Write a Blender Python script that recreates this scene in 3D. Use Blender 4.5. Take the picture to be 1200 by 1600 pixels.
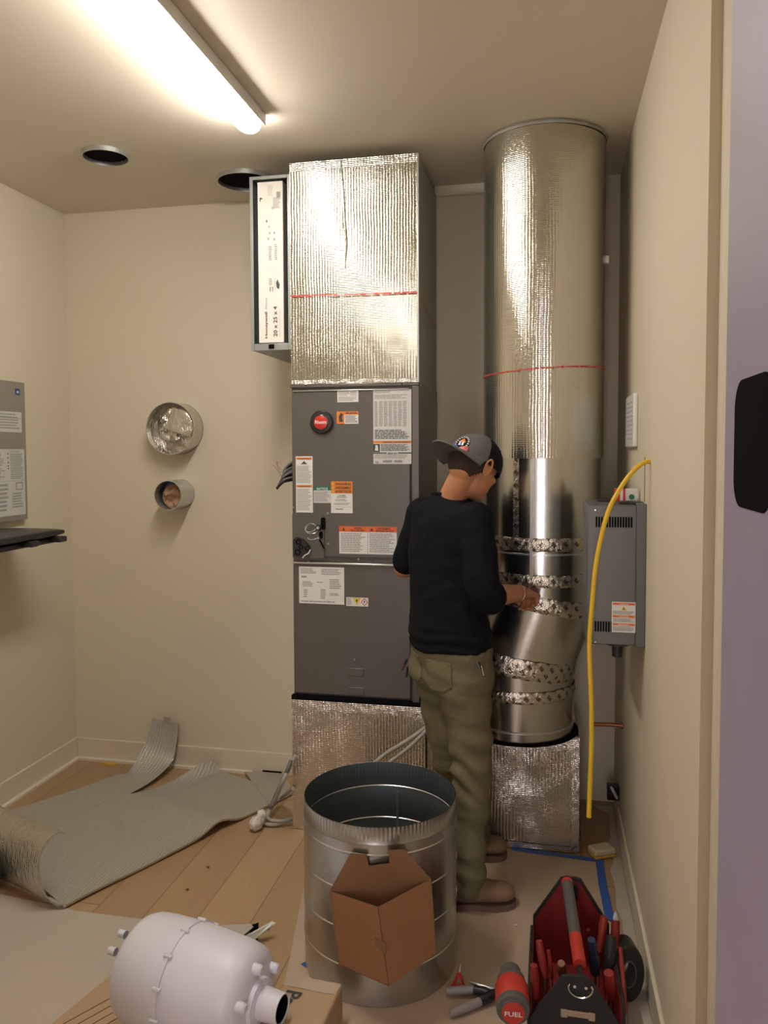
import bpy, bmesh, math, random
from math import sin, cos, pi, sqrt, atan2, radians
from mathutils import Vector as V, Matrix, noise as mn, geometry as mgeo
random.seed(7)
for o in list(bpy.data.objects): bpy.data.objects.remove(o)
S = bpy.context.scene
COL = S.collection

# ------------------------------------------------ camera, exposure, world
CAMH, FPX, YAW, PIT, ROLL, CYP = 1.58, 1224.6, 0.2032, 0.0477, -0.0035, 763.1
XL, XR, YB, HC = -2.371, 0.31, 3.589, 2.772      # left wall, right wall, back wall, ceiling
_F = V((-sin(YAW)*cos(PIT), cos(YAW)*cos(PIT), -sin(PIT)))
_R0 = V((cos(YAW), sin(YAW), 0)); _U0 = _R0.cross(_F)
_R = _R0*cos(ROLL) + _U0*sin(ROLL); _U = -_R0*sin(ROLL) + _U0*cos(ROLL)
cd = bpy.data.cameras.new('camera'); cam = bpy.data.objects.new('camera', cd); COL.objects.link(cam)
cam.matrix_world = Matrix(((_R.x,_U.x,-_F.x,0),(_R.y,_U.y,-_F.y,0),(_R.z,_U.z,-_F.z,CAMH),(0,0,0,1)))
cd.sensor_width = 36; cd.sensor_fit = 'AUTO'; cd.lens = 36*FPX/1600; cd.shift_y = -(800-CYP)/1600
cd.clip_start = 0.05
S.camera = cam
S.view_settings.view_transform = 'Standard'; S.view_settings.look = 'None'
S.view_settings.gamma = 1; S.view_settings.use_curve_mapping = False
S.view_settings.exposure = 0.13
LAMP_COL = (1.0, 0.93, 0.845); LAMP_POW = 52
WIN_COL = (1.0, 0.90, 0.88); WIN_POW = 9.0
w = bpy.data.worlds.new('world'); S.world = w; w.use_nodes = True
w.node_tree.nodes['Background'].inputs[0].default_value = (0.05, 0.055, 0.07, 1)

def at(u, v, x=None, y=None, z=None):
    """world point on a plane x=, y= or z= seen at a spot of the photograph (used to measure the room)"""
    d = _F + _R*((u-600)/FPX) - _U*((v-CYP)/FPX)
    t = y/d.y if y is not None else (x/d.x if x is not None else (z-CAMH)/d.z)
    return V((0,0,CAMH)) + d*t

# ------------------------------------------------ mesh helpers
class MB:
    def __init__(s): s.v=[]; s.f=[]; s.m=[]; s.u=[]; s.sm=[]
    def add(s, vs, fs, m=0, uv=None, smooth=False):
        o=len(s.v); s.v += [V(a) for a in vs]
        for i,f in enumerate(fs):
            s.f.append([o+k for k in f]); s.m.append(m); s.u.append(uv[i] if uv else None); s.sm.append(smooth)
        return s
    def box(s, a, b, m=0, M=None):
        x0,y0,z0=a; x1,y1,z1=b
        vs=[V(p) for p in ((x0,y0,z0),(x1,y0,z0),(x1,y1,z0),(x0,y1,z0),(x0,y0,z1),(x1,y0,z1),(x1,y1,z1),(x0,y1,z1))]
        if M: vs=[M@p for p in vs]
        return s.add(vs,[(0,3,2,1),(4,5,6,7),(0,1,5,4),(1,2,6,5),(2,3,7,6),(3,0,4,7)],m)
    def prism(s, pts, d, m=0, smooth=False):
        """closed planar polygon pts (3d) extruded by vector d"""
        d=V(d); n=len(pts); P=[V(p) for p in pts]; Q=[p+d for p in P]
        if n>4:
            tris=[tuple(t) for t in mgeo.tessellate_polygon([P])]
            caps=tris+[tuple(k+n for k in t[::-1]) for t in tris]
        else: caps=[tuple(range(n))[::-1], tuple(range(n,2*n))]
        fs=caps+[(i,(i+1)%n,n+(i+1)%n,n+i) for i in range(n)]
        return s.add(P+Q,fs,m,None,smooth)
    def rings(s, R, m=0, cap=True, closed=True, uvr=None, smooth=True, loop=False):
        n=len(R[0]); vs=[p for r in R for p in r]; fs=[]; uv=[]
        k=len(R)
        for i in range(k if loop else k-1):
            j=(i+1)%k
            for a in range(n if closed else n-1):
                b=(a+1)%n
                fs.append((i*n+a,i*n+b,j*n+b,j*n+a))
                if uvr: uv.append([uvr(i,a),uvr(i,a+1),uvr(i+1,a+1),uvr(i+1,a)])
        s.add(vs,fs,m,uv if uvr else None,smooth)
        if cap and closed and not loop:
            s.add(R[0],[tuple(range(n))[::-1]],m,None,False); s.add(R[-1],[tuple(range(n))],m,None,False)
        return s
    def tube(s, pts, r, n=12, m=0, cap=True, flat=1.0, loop=False):
        pts=[V(p) for p in pts]; R=[]; up=None; N=len(pts); L=0
        lens=[0]
        for i in range(1,N): lens.append(lens[-1]+(pts[i]-pts[i-1]).length)
        for i,p in enumerate(pts):
            if loop: t=(pts[(i+1)%N]-pts[i-1])
            else: t=(pts[min(i+1,N-1)]-pts[max(i-1,0)])
            t.normalize()
            if up is None:
                up = V((0,0,1)) if abs(t.z)<.9 else V((0,1,0))
            a=t.cross(up); a.normalize(); b=a.cross(t); b.normalize(); up=b
            ri=r[i] if isinstance(r,(list,tuple)) else r
            R.append([p+a*(cos(2*pi*k/n)*ri)+b*(sin(2*pi*k/n)*ri*flat) for k in range(n)])
        return s.rings(R,m,cap,uvr=lambda i,k:(k/n*.3,lens[i] if i<N else 0),loop=loop)
    def lathe(s, prof, M=None, n=40, m=0, caps=False, a0=0, a1=2*pi):
        """profile [(r,z)] about local z"""
        full=abs(a1-a0-2*pi)<1e-6; k=n if full else n+1
        R=[]
        for r,z in prof:
            ring=[V((r*cos(a0+(a1-a0)*i/n),r*sin(a0+(a1-a0)*i/n),z)) for i in range(k)]
            R.append([M@p for p in ring] if M else ring)
        dd=[0]
        for i in range(1,len(prof)): dd.append(dd[-1]+math.hypot(prof[i][0]-prof[i-1][0],prof[i][1]-prof[i-1][1]))
        rm=max(p[0] for p in prof)
        return s.rings(R,m,caps,closed=full,uvr=lambda i,a:((a/n)*(a1-a0)*rm,dd[i]))
    def ell(s, c, a, b, cc, m=0, n=20):
        """ellipsoid, centre c, axis vectors a,b,cc"""
        c,a,b,cc=V(c),V(a),V(b),V(cc); R=[]
        k=n//2
        for i in range(1,k):
            t=-pi/2+pi*i/k
            R.append([c+cc*sin(t)+(a*cos(2*pi*j/n)+b*sin(2*pi*j/n))*cos(t) for j in range(n)])
        vs=[c-cc]+[p for r in R for p in r]+[c+cc]; fs=[]
        for j in range(n): fs.append((0,1+(j+1)%n,1+j))
        for i in range(k-2):
            for j in range(n): fs.append((1+i*n+j,1+i*n+(j+1)%n,1+(i+1)*n+(j+1)%n,1+(i+1)*n+j))
        o=1+(k-2)*n
        for j in range(n): fs.append((o+j,o+(j+1)%n,len(vs)-1))
        return s.add(vs,fs,m,None,True)
    def loft(s, keys, n=24, sub=5, m=0, cap=True, sq=1.0):
        """keys: (centre, axisA, axisB) smoothly interpolated"""
        K=[(V(c),V(a),V(b)) for c,a,b in keys]; R=[]
        def cr(p0,p1,p2,p3,t): return 0.5*((2*p1)+(p2-p0)*t+(2*p0-5*p1+4*p2-p3)*t*t+(3*p1-p0-3*p2+p3)*t**3)
        def sc(x): return math.copysign(abs(x)**sq,x)
        for i in range(len(K)-1):
            a,b,c,d=K[max(i-1,0)],K[i],K[i+1],K[min(i+2,len(K)-1)]
            for q in range(sub+(1 if i==len(K)-2 else 0)):
                t=q/sub; C,A,B=[cr(a[j],b[j],c[j],d[j],t) for j in range(3)]
                R.append([C+A*sc(cos(2*pi*k/n))+B*sc(sin(2*pi*k/n)) for k in range(n)])
        return s.rings(R,m,cap)
    def text(s, txt, size, M, m=0, bold=False, cx=False, fit=None):
        cu=bpy.data.curves.new('t','FONT'); cu.body=txt; cu.size=size; cu.resolution_u=2
        if bold: cu.offset=size*.022
        if cx: cu.align_x='CENTER'
        ob=bpy.data.objects.new('t',cu); COL.objects.link(ob)
        me=bpy.data.meshes.new_from_object(ob.evaluated_get(bpy.context.evaluated_depsgraph_get()))
        k=1
        if fit and len(me.vertices):
            xs=[v.co.x for v in me.vertices]; k=fit/(max(xs)-min(xs))
        s.add([M@V((v.co.x*k,v.co.y,0)) for v in me.vertices],[tuple(p.vertices) for p in me.polygons],m)
        bpy.data.objects.remove(ob); bpy.data.meshes.remove(me); bpy.data.curves.remove(cu)
        return s
    def build(s, name, mats, parent=None, bev=0, fix=False, weld=False, seg=2):
        if not isinstance(mats,(list,tuple)): mats=[mats]
        me=bpy.data.meshes.new(name); me.from_pydata(s.v,[],s.f)
        for x in mats: me.materials.append(x)
        ul=me.uv_layers.new(name='uv'); k=0
        for p,mi,uv,sm in zip(me.polygons,s.m,s.u,s.sm):
            p.material_index=mi; p.use_smooth=sm
            nn=p.normal; ax=max(range(3),key=lambda i:abs(nn[i]))
            for q,vi in enumerate(p.vertices):
                c=s.v[vi]
                ul.data[k].uv = uv[q] if uv else ((c.y,c.z) if ax==0 else (c.x,c.z) if ax==1 else (c.x,c.y)); k+=1
        if fix or weld:
            bm=bmesh.new(); bm.from_mesh(me)
            if weld: bmesh.ops.remove_doubles(bm,verts=bm.verts,dist=1e-5)
            if fix: bmesh.ops.recalc_face_normals(bm,faces=bm.faces)
            bm.to_mesh(me); bm.free()
        me.set_sharp_from_angle(angle=radians(32))
        o=bpy.data.objects.new(name,me); COL.objects.link(o)
        if parent is not None:
            o.parent=parent; o.matrix_parent_inverse=Matrix.Translation(-gloc(parent))
        if bev:
            b=o.modifiers.new('bevel','BEVEL'); b.width=bev; b.segments=seg; b.limit_method='ANGLE'; b.angle_limit=radians(40)
            b.harden_normals=False
        return o
def gloc(o):
    # meshes carry world coordinates themselves; Empties sit at the base of their thing (no rotation)
    L=V(o.location); p=o.parent
    return L if o.type=='EMPTY' else (gloc(p) if False else V((0,0,0)))
def empty(name, loc, label, cat, group=None):
    o=bpy.data.objects.new(name,None); COL.objects.link(o); o.location=loc; o.empty_display_size=.05
    return tag(o,label,cat,group)
def tag(o,label=None,cat=None,group=None,kind=None):
    if label: o['label']=label
    if cat: o['category']=cat
    if group: o['group']=group
    if kind: o['kind']=kind
    return o
def struct(o): o['kind']='structure'; return o
def fuse(mb, name, mat, parent, vox=.006, smooth=6, disp=None):
    """melt overlapping volumes into one continuous surface"""
    o=mb.build(name,mat,None,weld=True)
    r=o.modifiers.new('r','REMESH'); r.mode='VOXEL'; r.voxel_size=vox; r.use_smooth_shade=True
    c=o.modifiers.new('s','SMOOTH'); c.factor=.5; c.iterations=smooth
    dg=bpy.context.evaluated_depsgraph_get(); dg.update()
    me=bpy.data.meshes.new_from_object(o.evaluated_get(dg)); old=o.data
    o.modifiers.clear(); o.data=me; me.name=name; bpy.data.meshes.remove(old)
    if disp:
        ns=[v.normal.copy() for v in me.vertices]
        for v,nn in zip(me.vertices,ns): v.co += nn*disp(v.co)
    for p in me.polygons: p.use_smooth=True
    me.materials.clear(); me.materials.append(mat)
    if parent is not None:
        o.parent=parent; o.matrix_parent_inverse=Matrix.Translation(-gloc(parent))
    return o
def frame(o, x, y):   # matrix from origin and two axes
    x=V(x).normalized(); z=x.cross(V(y)).normalized(); y=z.cross(x)
    return Matrix(((x.x,y.x,z.x,o[0]),(x.y,y.y,z.y,o[1]),(x.z,y.z,z.z,o[2]),(0,0,0,1)))
def along(o, z):      # matrix whose local z runs along z
    z=V(z).normalized(); h=V((0,0,1)) if abs(z.z)<.95 else V((0,1,0))
    x=h.cross(z).normalized(); return frame(o,x,z.cross(x))

def smoothp(P,k=5):
    out=[]
    for i in range(len(P)-1):
        p0,p1,p2,p3=P[max(i-1,0)],P[i],P[i+1],P[min(i+2,len(P)-1)]
        for q in range(k):
            t=q/k; out.append(0.5*((2*p1)+(p2-p0)*t+(2*p0-5*p1+4*p2-p3)*t*t+(3*p1-p0-3*p2+p3)*t**3))
    return out+[P[-1]]

# ------------------------------------------------ materials
class N:
    def __init__(s,name):
        s.mat=bpy.data.materials.new(name); s.mat.use_nodes=True; s.t=s.mat.node_tree; s.b=s.t.nodes['Principled BSDF']
    def n(s,typ,**k):
        x=s.t.nodes.new(typ)
        for a,b in k.items():
            if hasattr(x,a): setattr(x,a,b)
            else: s.put(x.inputs[a.replace('_',' ')],b)
        return x
    def put(s,sock,val):
        if isinstance(val,bpy.types.NodeSocket): s.t.links.new(val,sock)
        else:
            if hasattr(sock.default_value,'__len__') and not hasattr(val,'__len__'): val=[val]*len(sock.default_value)
            if hasattr(sock.default_value,'__len__') and len(sock.default_value)==4 and len(val)==3: val=(*val,1)
            sock.default_value=val
    def math(s,op,a,b=0,c=0):
        x=s.t.nodes.new('ShaderNodeMath'); x.operation=op
        for i,q in enumerate((a,b,c)):
            if i<len(x.inputs): s.put(x.inputs[i],q)
        return x.outputs[0]
    def mix(s,f,a,b):
        x=s.t.nodes.new('ShaderNodeMix'); x.data_type='RGBA'; s.put(x.inputs[0],f); s.put(x.inputs[6],a); s.put(x.inputs[7],b); return x.outputs[2]
    def noise(s,sc,det=3,vec=None,rough=.5,scale=None):
        x=s.t.nodes.new('ShaderNodeTexNoise'); x.inputs['Scale'].default_value=sc; x.inputs['Detail'].default_value=det; x.inputs['Roughness'].default_value=rough
        if vec is None: vec=s.co()
        if scale:
            m=s.t.nodes.new('ShaderNodeMapping'); s.t.links.new(vec,m.inputs[0]); m.inputs['Scale'].default_value=scale; vec=m.outputs[0]
        s.t.links.new(vec,x.inputs['Vector']); return x.outputs[0]
    def co(s,k='Object'):
        x=s.t.nodes.new('ShaderNodeTexCoord'); return x.outputs[k]
    def ramp(s,f,stops):
        x=s.t.nodes.new('ShaderNodeValToRGB'); s.put(x.inputs[0],f); e=x.color_ramp.elements
        while len(e)<len(stops): e.new(.5)
        for q,(p,c) in zip(e,stops): q.position=p; q.color=(*c,1) if len(c)==3 else c
        return x.outputs[0]
    def bump(s,h,strength=.5,dist=.002,chain=None):
        x=s.t.nodes.new('ShaderNodeBump'); s.put(x.inputs['Height'],h); x.inputs['Strength'].default_value=strength; x.inputs['Distance'].default_value=dist
        if chain is not None: s.t.links.new(chain,x.inputs['Normal'])
        s.t.links.new(x.outputs[0],s.b.inputs['Normal']); return x.outputs[0]
    def set(s,**k):
        for a,b in k.items(): s.put(s.b.inputs[a.replace('_',' ')],b)
        return s
def plain(name,col,rough=.5,metal=0,var=.06,nsc=30,bump=.15,bd=.0006,spec=.5,coat=0):
    q=N(name); f=q.noise(nsc,3)
    q.set(Base_Color=q.mix(f,[c*(1-var) for c in col],[min(1,c*(1+var)) for c in col]),Roughness=rough,Metallic=metal)
    q.b.inputs['Specular IOR Level'].default_value=spec
    if coat: q.b.inputs['Coat Weight'].default_value=coat
    if bump: q.bump(q.noise(nsc*8,2),bump,bd)
    return q.mat
def emit(name,col,p):
    q=N(name); q.set(Base_Color=col,Emission_Color=col,Emission_Strength=p); return q.mat
def wallpaint(name,col):
    q=N(name); f=q.noise(1.3,3)
    q.set(Base_Color=q.mix(f,[c*.975 for c in col],[c*1.02 for c in col]),Roughness=.72)
    q.bump(q.noise(260,3),.14,.0005); return q.mat
def foil(name,col=(.80,.79,.75),rough=.24,bub=.6,crease=.6,pitch=.0115,metal=.93,ridge=.5):
    q=N(name); uv=q.co('UV'); sp=q.n('ShaderNodeSeparateXYZ'); q.put(sp.inputs[0],uv); u,v_=sp.outputs[0],sp.outputs[1]
    k=2*pi/pitch
    w=q.math('MULTIPLY_ADD',q.noise(5,2,uv),.012,0)
    u2=q.math('ADD',u,w)
    a=q.math('SINE',q.math('MULTIPLY',u2,k))
    b=q.math('SINE',q.math('ADD',q.math('MULTIPLY',u2,k*.5),q.math('MULTIPLY',v_,k*.866)))
    c=q.math('SINE',q.math('SUBTRACT',q.math('MULTIPLY',u2,k*.5),q.math('MULTIPLY',v_,k*.866)))
    bc=q.math('MULTIPLY',b,c)
    zone=q.ramp(q.noise(3.1,2,uv),[(.42,(0,0,0)),(.6,(1,1,1))])
    h=q.math('ADD',q.math('MULTIPLY',bc,1.0),q.math('MULTIPLY',q.math('MULTIPLY',a,zone),ridge))
    n1=q.bump(h,bub,.0021)
    n2=q.bump(q.noise(26,4,uv,.6,(2.2,.7,1)),crease,.012,n1)
    q.bump(q.noise(190,2,uv),.2,.0012,n2)
    q.set(Base_Color=q.mix(q.noise(9,3,uv),[x*.92 for x in col],col),Metallic=metal,Roughness=rough)
    return q.mat
def galv(name,col=(.66,.67,.66),rough=.2,stretch=(1,1,1)):
    q=N(name); vz=q.n('ShaderNodeTexVoronoi',Scale=45.0)
    f=q.noise(6,3); 
    q.set(Base_Color=q.mix(f,[x*.86 for x in col],col),Metallic=1.0,Roughness=q.math('MULTIPLY_ADD',q.noise(60,3),.12,rough-.05))
    q.bump(q.noise(5,2,None,.5,stretch),.25,.01); return q.mat

M={}
M['wall']=wallpaint('wall_paint',(.70,.635,.50))
M['ceil']=wallpaint('ceiling_paint',(.70,.64,.53))
M['trim']=plain('trim_paint',(.72,.66,.54),.45,bump=.05)
M['shoe']=plain('shoe_paint',(.78,.73,.62),.5,bump=.05)
M['hall']=wallpaint('hall_paint',(.62,.60,.60))
M['jamb']=plain('jamb_cool_light_tint',(.42,.375,.52),.42,bump=.08,nsc=12)  # lavender of the daylight on the jamb is put into its base colour
M['foil']=foil('bubble_foil',(.54,.525,.445),.16,.205,.03,ridge=.6)
M['foilround']=foil('bubble_foil_round',(.62,.60,.52),.15,.18,.045,ridge=.5)
M['foilside']=plain('insulation_side_grey',(.33,.33,.30),.55,.3,bump=.3)
M['foilbase']=foil('ribbed_foil',(.70,.65,.58),.2,.26,.25,.0125,.92,2.4)
M['matte']=foil('matte_insulation',(.50,.49,.44),.55,.35,.3,.014,.45,1.6)
M['shiny']=foil('shiny_insulation',(.74,.72,.67),.22,.3,.45,.012,.95,.3)
M['galv']=galv('galvanised_steel',(.63,.62,.58),.20,(1,1,.15))
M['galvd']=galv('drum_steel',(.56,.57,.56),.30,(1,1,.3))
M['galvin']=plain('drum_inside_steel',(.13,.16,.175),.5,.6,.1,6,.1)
M['seam']=plain('bright_seam',(.72,.73,.72),.3,.9)
M['tapefoil']=None
M['grey']=plain('air_handler_paint',(.135,.125,.115),.33,.35,.04,14,.12,.0004)
M['grey2']=plain('humidifier_paint',(.135,.138,.140),.42,.25,.05,20,.2)
M['dark']=plain('black_and_hole_shade',(.006,.006,.007),.9,bump=0,spec=.05)  # near-black for black parts and for shade painted into hollow places
M['black']=plain('black_plastic',(.018,.018,.02),.35)
M['blackmat']=plain('black_nylon',(.02,.02,.022),.8,bump=.5,nsc=60)
M['white']=plain('white_label',(.74,.74,.72),.45,bump=0,var=.02)
M['paper']=plain('label_grey_paper',(.60,.60,.58),.5,bump=0,var=.02)
M['ink']=plain('label_ink',(.05,.05,.05),.6,bump=0)
M['inkg']=plain('label_ink_grey',(.33,.33,.33),.6,bump=0)
M['orange']=plain('label_orange',(.72,.22,.03),.45,bump=0)
M['orangered']=plain('label_orange_red',(.75,.14,.03),.45,bump=0)
M['green']=plain('label_green',(.02,.16,.09),.45,bump=0)
M['yellow']=plain('label_yellow',(.75,.52,.04),.45,bump=0)
M['red']=plain('red_enamel',(.60,.03,.02),.3,bump=0)
M['redtape']=plain('red_tape_print',(.62,.10,.08),.4,.3)
M['chrome']=plain('chrome',(.75,.75,.75),.18,1.0,bump=0)
M['screw']=plain('screw_steel',(.45,.45,.43),.35,.9,bump=0)
M['diff']=emit('lamp_diffuser',LAMP_COL,LAMP_POW)
M['lampbody']=plain('lamp_housing_white',(.74,.73,.72),.35,bump=0)
M['yel']=plain('yellow_cable_jacket',(.72,.46,.02),.38,bump=.1)
M['copper']=plain('copper',(.55,.22,.12),.35,.9)
M['board']=plain('cardboard',(.29,.135,.055),.8,var=.08,nsc=9,bump=.3)
M['board2']=plain('light_cardboard',(.46,.32,.20),.7,var=.08,nsc=9,bump=.3)
M['boardin']=plain('cardboard_inside',(.22,.11,.052),.85,var=.08,nsc=9,bump=.3)
M['bark']=plain('cardboard_edge',(.14,.07,.04),.9)
M['rosin']=plain('tan_floor_paper',(.50,.385,.29),.55,var=.07,nsc=3,bump=.25,bd=.002)
M['sheet']=plain('pale_floor_sheet',(.50,.44,.385),.6,var=.05,nsc=2,bump=.3,bd=.002)
M['torn']=plain('torn_pale_paper',(.52,.46,.40),.7,var=.08,nsc=6,bump=.4,bd=.001)
M['blue']=plain('blue_masking_tape',(.035,.11,.42),.55,var=.12,nsc=20,bump=.5)
M['canister']=plain('white_polymer_cool_tint',(.72,.72,.82),.38,var=.01,bump=.1,nsc=10)  # white plastic with the lavender of the cool light mixed into its colour
M['hose']=plain('grey_hose',(.42,.40,.37),.5,bump=.2)
M['hosed']=plain('dark_grey_hose',(.16,.155,.145),.5,bump=.2)
M['duct_collar']=plain('thin_zinc',(.60,.62,.62),.3,.85)
M['filterframe']=plain('filter_frame_zinc',(.33,.36,.36),.42,.55,.05,12,.1)
M['filterbox']=plain('filter_box_white',(.78,.75,.70),.5,var=.02,bump=.05)
M['panel']=plain('grey_panel_paint',(.30,.285,.25),.4,.2,.04,8,.1)
M['skin']=None; M['redcloth']=plain('red_lining',(.20,.010,.012),.6,bump=.4,nsc=50)
M['redpl']=plain('red_handle_plastic',(.50,.04,.028),.4)
M['redold']=plain('worn_red_grip',(.30,.028,.022),.45,var=.2)
M['foam']=plain('grey_foam_grip',(.10,.095,.09),.8,bump=.5,nsc=60)
M['tool']=plain('grey_tool_handle',(.30,.28,.27),.5)
M['navy']=plain('dark_blue_handle',(.02,.03,.07),.4)
M['brownh']=plain('brown_handle',(.22,.09,.05),.5)
M['leather']=plain('tan_webbing',(.36,.28,.20),.7,bump=.5)
M['sponge']=plain('cream_sponge',(.62,.54,.36),.9,bump=.8,nsc=40)
M['spongey']=plain('yellow_scrub',(.62,.40,.08),.9,bump=.8,nsc=40)
M['plate']=plain('white_wall_plate',(.78,.77,.76),.35,bump=0)
M['kraft']=plain('crumpled_kraft_paper',(.42,.25,.15),.8,bump=.5)
M['woodscrap']=plain('wood_scrap',(.42,.24,.12),.7,bump=.3)
M['glass']=plain('clear_wrap',(.75,.72,.68),.15,bump=.6,nsc=25)
M['leafy']=plain('dark_green_cloth',(.03,.04,.025),.8)
M['bluewhite']=plain('pale_blue_plastic',(.55,.60,.70),.35)

def wood():
    q=N('wide_oak_planks'); c=q.co(); sp=q.n('ShaderNodeSeparateXYZ'); q.put(sp.inputs[0],c); X,Y=sp.outputs[0],sp.outputs[1]
    W=.185; xs=q.math('DIVIDE',q.math('ADD',X,.035),W); idx=q.math('FLOOR',xs); fx=q.math('FRACT',xs)
    wn=q.n('ShaderNodeTexWhiteNoise',noise_dimensions='1D'); q.put(wn.inputs['W'],idx); r1=wn.outputs[0]
    ys=q.math('ADD',q.math('DIVIDE',Y,1.5),q.math('MULTIPLY',r1,7.3)); iy=q.math('FLOOR',ys); fy=q.math('FRACT',ys)
    w2=q.n('ShaderNodeTexWhiteNoise',noise_dimensions='2D'); cb=q.n('ShaderNodeCombineXYZ'); q.put(cb.inputs[0],idx); q.put(cb.inputs[1],iy); q.put(w2.inputs[0],cb.outputs[0])
    tone=w2.outputs[0]
    cv=q.n('ShaderNodeCombineXYZ'); q.put(cv.inputs[0],q.math('ADD',X,q.math('MULTIPLY',tone,9))); q.put(cv.inputs[1],Y)
    g=q.noise(7,5,cv.outputs[0],.6,(9,.9,1)); g2=q.noise(2.2,2,cv.outputs[0],.5,(2,.8,1))
    base=q.mix(tone,(.36,.225,.115),(.50,.335,.19)); base=q.mix(q.math('MULTIPLY',g,.5),base,(.28,.15,.075)); base=q.mix(q.math('MULTIPLY',g2,.4),base,(.52,.39,.25))
    ex=q.math('MINIMUM',fx,q.math('SUBTRACT',1,fx)); ey=q.math('MINIMUM',fy,q.math('SUBTRACT',1,fy))
    gx=q.math('LESS_THAN',ex,.008); gy=q.math('LESS_THAN',ey,.0012); gap=q.math('MAXIMUM',gx,gy)
    q.set(Base_Color=q.mix(q.math('MULTIPLY',gap,.6),base,(.05,.025,.012)),Roughness=.5)
    q.bump(q.math('MULTIPLY',gap,-1),.6,.002,q.bump(g,.15,.001)); return q.mat
M['wood']=wood()
def printedtape():
    q=N('printed_foil_tape'); uv=q.co('UV')
    f=q.noise(55,4,uv,.7); vz=q.n('ShaderNodeTexVoronoi',feature='DISTANCE_TO_EDGE',Scale=26.0); q.put(vz.inputs['Vector'],uv)
    sp=q.n('ShaderNodeSeparateXYZ'); q.put(sp.inputs[0],uv)
    # rows of slanted printed marks
    a=q.math('FRACT',q.math('ADD',q.math('MULTIPLY',sp.outputs[0],22),q.math('MULTIPLY',sp.outputs[1],20)))
    bb=q.math('FRACT',q.math('SUBTRACT',q.math('MULTIPLY',sp.outputs[0],22),q.math('MULTIPLY',sp.outputs[1],20)))
    mk=q.math('MULTIPLY',q.math('LESS_THAN',a,.42),q.math('LESS_THAN',bb,.6))
    ltr=q.math('MULTIPLY',mk,q.math('GREATER_THAN',f,.44))
    q.set(Base_Color=q.mix(q.math('MULTIPLY',ltr,.85),(.66,.62,.53),(.13,.09,.065)),Metallic=.92,Roughness=.22)
    q.bump(q.noise(38,4,uv,.7),.9,.006,q.bump(vz.outputs[0],.5,.006)); return q.mat
M['tapefoil']=printedtape()
def skinm():
    q=N('skin'); f=q.noise(14,4)
    q.set(Base_Color=q.mix(f,(.44,.185,.095),(.56,.265,.145)),Roughness=.48,Subsurface_Weight=.08,Subsurface_Scale=.01)
    q.bump(q.noise(220,3),.2,.0006); return q.mat
M['skin']=skinm()
def cloth(name,c1,c2,sc=900,r=.85,b=.3):
    q=N(name); q.set(Base_Color=q.mix(q.noise(9,4),c1,c2),Roughness=r); q.b.inputs['Specular IOR Level'].default_value=.18
    q.bump(q.noise(sc,2),b,.0005,q.bump(q.noise(11,3,None,.55,(1,1,1.7)),.45,.014)); return q.mat
M['knit']=cloth('navy_knit',(.0030,.0033,.006),(.0060,.0066,.011),b=.15)
M['khaki']=cloth('olive_cotton',(.140,.122,.070),(.185,.163,.098))
M['suede']=cloth('brown_suede',(.20,.125,.085),(.28,.185,.125),300)
M['sole']=plain('dark_rubber_sole',(.17,.11,.08),.8)
M['capgrey']=cloth('grey_cap_cotton',(.11,.105,.102),(.14,.135,.13))
M['capblack']=cloth('black_cap_mesh',(.006,.006,.007),(.010,.010,.011),600)
M['hair']=plain('short_dark_hair',(.035,.02,.014),.8,bump=.6,nsc=60)

# ------------------------------------------------ the room
HB=.109
def wallbox(name,a,b,m): return struct(MB().box(a,b).build(name,m))
wallbox('floor',(XL-.1,-2.6,-.06),(1.4,YB+.1,0),M['wood'])
cl=wallbox('ceiling',(XL-.1,-2.6,HC),(1.4,YB+.1,HC+.08),M['ceil'])
wallbox('wall_left',(XL-.12,.54,0),(XL,YB,HC),M['wall'])
# back wall keeps two round openings for the ducts that come through it
def wall_back():
    mb=MB(); x0,x1=XL-.12,XR+.12
    # strips between openings, each opening cut out of a square tile
    def quad(xa,xb,za,zb):
        if xb-xa>1e-6 and zb-za>1e-6: mb.add([(xa,YB,za),(xb,YB,za),(xb,YB,zb),(xa,YB,zb)],[(0,1,2,3)])
    xa,xb=-1.925,-1.645
    quad(x0,xa,0,HC); quad(xb,x1,0,HC); quad(xa,xb,0,1.372-.13); quad(xa,xb,1.372+.13,1.692-.14); quad(xa,xb,1.692+.14,HC)
    for hx,hz,r,hh in ((-1.768,1.692,.127,.14),(-1.764,1.372,.072,.13)):
        n=48; inner=[]; outer=[]
        for i in range(n):
            a=2*pi*i/n; c,s_=cos(a),sin(a); inner.append(V((hx+r*c,YB,hz+r*s_)))
            tx=((xb-hx)/c if c>1e-9 else (xa-hx)/c if c<-1e-9 else 9); tz=(hh/abs(s_) if abs(s_)>1e-9 else 9); t=min(tx,tz)
            outer.append(V((hx+t*c,YB,hz+t*s_)))
        mb.rings([outer,inner],0,False,smooth=False)
        # corners of the tile
        for cx in (xa,xb):
            for sz in (-1,1):
                c0=V((cx,YB,hz+sz*hh)); near=sorted(outer,key=lambda p:(p-c0).length)[:2]; mb.add([c0]+near,[(0,1,2)])
        mb.rings([inner,[p+V((0,.25,0)) for p in inner]],0,False)
    o=mb.build('wall_back',M['wall']); return struct(o)
wall_back()
mb=MB(); mb.box((XR,1.66,0),(XR+.12,YB,HC)); mb.box((XR+.022,.66,0),(XR+.12,1.66,HC)); struct(mb.build('wall_right',M['wall']))
# wall behind the camera side, with the doorway the picture is taken through
mb=MB(); mb.box((XL-.12,.54,0),(-.80,.66,HC)); mb.box((-.80,.54,2.14),(.138,.66,HC)); mb.box((.155,.54,0),(XR+.12,.66,HC))
struct(mb.build('wall_front',M['wall']))
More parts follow.
